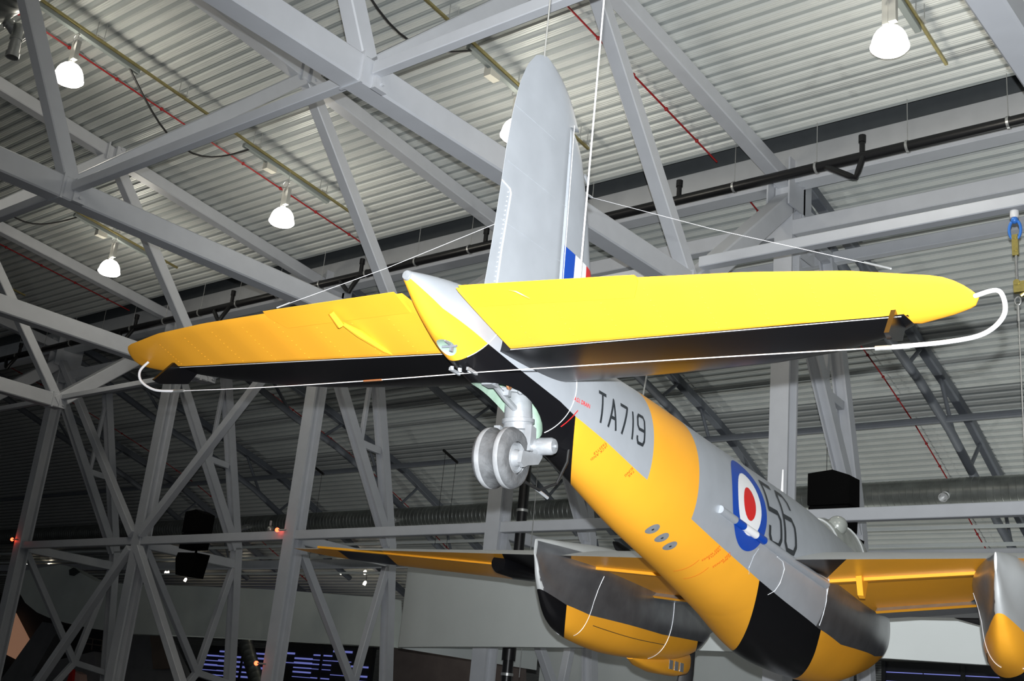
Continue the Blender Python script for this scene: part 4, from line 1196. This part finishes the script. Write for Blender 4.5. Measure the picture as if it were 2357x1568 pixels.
# ---------------------------------------------------------------- tail wheel
tw = empty('tail_wheel'); tw.parent = plane; tw.location = (0.0, 1.345, -.10)
R0 = .205
prof = [(.11, -.125), (.165, -.13), (.192, -.118), (R0+.004, -.09), (R0+.004, -.055), (.193, -.038), (.190, 0), (.193, .038), (R0+.004, .055), (R0+.004, .09), (.192, .118), (.165, .13), (.11, .125)]
o = MB().lathe(prof, (0, 0, 0), (1, 0, 0), 56).build('tyre', [M_tyre, M_tread], tw, sharp=50)
for p in o.data.polygons:
    cx = abs(p.center.x); rr_ = math.hypot(p.center.y, p.center.z)
    p.material_index = 1 if (.05 < cx < .10 and rr_ > .19) else 0
g = MB().lathe([(.001, -.15), (.05, -.15), (.06, -.125), (.10, -.12), (.112, -.105), (.112, .105), (.10, .12), (.085, .105), (.06, .11), (.05, .15), (.03, .165), (.001, .165)], (0, 0, 0), (1, 0, 0), 32); g.build('wheel_hub', M_fit, tw)
for sd in (1, -1):
    g = MB().slab([(-.05, -.04), (.0, -.065), (.05, -.04), (.19, .0), (.235, .06), (.22, .11), (.17, .12), (.13, .06), (.03, .05), (-.04, .04)], 0, .028*sd, lambda u, v, d: (sd*.158+d, u, v)); g.build('fork_arm', M_fit, tw)
    g = MB().slab([(.11, .08), (.20, .09), (.17, .25), (.10, .26)], 0, .05*sd, lambda u, v, d: (sd*.10+d, u, v)); g.build('fork_arm', M_fit, tw)
MB().lathe([(.001, -.19), (.03, -.19), (.045, -.17), (.052, -.15), (.052, .17), (.060, .175), (.060, .27), (.05, .29), (.012, .295), (.012, .31), (.001, .31)], (0, .20, .13), (1, 0, 0), 24).build('damper_cylinder', M_fit, tw)
MB().lathe([(.001, -.02), (.05, -.02), (.075, 0), (.085, .03), (.105, .04), (.105, .085), (.115, .09), (.115, .115), (.10, .12), (.095, .26), (.06, .33), (.03, .42), (.001, .43)], (0.01, .175, .20), (-.05, -.12, .95), 28).build('oleo_leg', M_fit, tw)
MB().tube([(.02, .10, .36), (.02, -.08, .40), (.02, -.27, .46)], .022, 10).build('retraction_strut', M_fit, tw)
g = MB().box((-.02, -.33, .42), (.055, -.24, .52)); g.tube([(-.04, -.29, .46), (.075, -.29, .46)], .03, 10); g.build('strut_bracket', M_fit, tw)
g = MB().tube([(-.05, -.02, .49), (.10, .01, .47)], .014, 8); g.tube([(.09, .01, .47), (.11, .12, .48)], .012, 8); g.ball((.09, .0, .47), .024, 8); g.box((.04, -.14, .40), (.08, -.10, .44)); g.tube([(-.03, -.2, .50), (.02, .0, .52)], .01, 6); g.build('bay_fittings', M_fit, tw)
MB().tube([(.085, -.15+.026*math.cos(a), .475+.032*math.sin(a)) for a in [2*math.pi*i/16 for i in range(17)]], .010, 8).build('pulley', M_copper, tw)
# black bonding lead behind the wheel
MB().tube([(.12, 2.08, .22), (.12, 2.07, .05), (.08, 2.02, -.12), (0.02, 1.88, -.2), (0, 1.68, -.18)], .011, 8).build('bonding_lead', M_cableb, plane)
MB().tube([(.0, 1.86, -.19), (.03, 2.0, -.23)], .012, 8).build('lead_clamp', M_fit, plane)

# ---------------------------------------------------------------- canopy, mast
mb = MB(); rows = []
CY = [(8.25, .86, .03), (8.6, .95, .24), (8.95, 1.04, .33), (9.4, 1.13, .38), (10.0, 1.17, .39), (10.4, 1.16, .38), (10.7, 1.08, .35), (11.0, .92, .28), (11.2, .76, .08)]
for y, zt_, ww in CY:
    zb_ = fus(y)[0] + fus(y)[1]*.55
    rows.append([(ww*math.cos(R_(180*i/20)), y, zb_+(zt_-zb_)*max(0, math.sin(R_(180*i/20)))**.8) for i in range(21)])
mb.grid(rows); cn = mb.build('cockpit_canopy', M_glass, plane)
for k in (2, 4, 6):
    MB().tube([Vector(p)+Vector((0, 0, .004)) for p in rows[k]], .014, 6).build('canopy_frame', M_silw, cn)
MB().tube([Vector(r[10])+Vector((0, 0, .004)) for r in rows], .012, 6).build('canopy_frame', M_silw, cn)
MB().ball((.20, 9.27, 1.02), .125, 14).build('observation_blister', M_glass, cn)
MB().tube([(0, 7.59, .95), (0, 7.589, 1.33)], .013, 8, radii=[.02, .008]).build('aerial_mast', M_wht, plane)

# ---------------------------------------------------------------- cables that hold it, and the cord under the tail
def W(*p): return PM @ Vector(p)
def tube_thing(name, pts, r, mt, label, cat, group=None):
    o = MB().tube(pts, r, 8).build(name, mt); return tag(o, label, cat, group)
a = W(0, 1.275, 2.98); b = Vector((a.x+.02, a.y+.02, roof_z(a.y)+.1))
tube_thing('support_cable', [a, b], .006, M_zinc, 'thin steel cable rising from the tip of the fin', 'cable', 'steel support cables')
a = W(.95, .43, .66); b = Vector((a.x+.05, a.y+.0, roof_z(a.y)+.1))
tube_thing('support_cable', [a, b], .0055, M_rope, 'pale support cable passing right in front of the fin edge', 'cable', 'steel support cables')
a = W(0, 3.55, .945); b = at(1531, 628, 'x', -8.75*U)
t_ = tube_thing('support_cable', [a, b], .008, M_zinc, 'short support cable above the yellow fuselage band', 'cable', 'steel support cables')
a = at(1240, 1060, 'y', 20); tube_thing('support_cable', [Vector((a.x, 20, roof_z(20)+.15)), Vector((a.x, 20, 1))], .010, M_zinc, 'faint hanging cable right of the black downpipe', 'cable', 'steel support cables')
# cord: tip to horn, along below the tailplane and up the other side
def cub(pts, n=8):
    out = []
    for i in range(len(pts)-1):
        p0, p1, p2, p3 = [Vector(pts[max(0, min(len(pts)-1, k))]) for k in (i-1, i, i+1, i+2)]
        for j in range(n):
            t = j/n; out.append(.5*((2*p1)+(p2-p0)*t+(2*p0-5*p1+4*p2-p3)*t*t+(3*p1-p0-3*p2+p3)*t**3))
    return out + [Vector(pts[-1])]
cr = empty('tail_cord'); tag(cr, 'white cord looped from both tailplane tips and stretched below the tail', 'cord')
L_ = [tp(3.11, .76, ZT), tp(3.24, .66, .56), tp(3.27, .62, .42), tp(3.17, .66, .335), tp(2.98, .70, .315), tp(2.70, .73, .315)]
M_ = [tp(2.70, .73, .315), tp(1.5, .76, .325), (.07, .78, .325)]
N_ = [(.07, .78, .325), tp(-.77, .85, .335), tp(-1.83, .87, .335), tp(-2.66, .84, .335)]
O_ = [tp(-2.66, .84, .335), tp(-2.84, .80, .34), tp(-2.96, .76, .40), tp(-2.98, .74, .48), tp(-2.93, .76, .56)]
MB().tube([W(*p) for p in cub(L_)], .012, 10).build('tip_loop', M_rope, cr)
MB().tube([W(*p) for p in cub(O_)], .010, 10).build('tip_loop', M_rope, cr)
MB().tube([W(*p) for p in cub(M_, 3)+cub(N_, 3)], .0032, 6).build('stretched_line', M_rope, cr)
for x, z in ((2.70, .315), (-2.66, .335)):
    MB().tube([W(*tp(x-.09, .735 if x > 0 else .84, z)), W(*tp(x+.09, .735 if x > 0 else .84, z))], .013, 8).build('ferrule', M_zinc, cr)
g = MB().tube([W(*tp(-.88, .855, .335)), W(*tp(-.72, .85, .335))], .007, 8); g.build('splice', M_copper, cr)
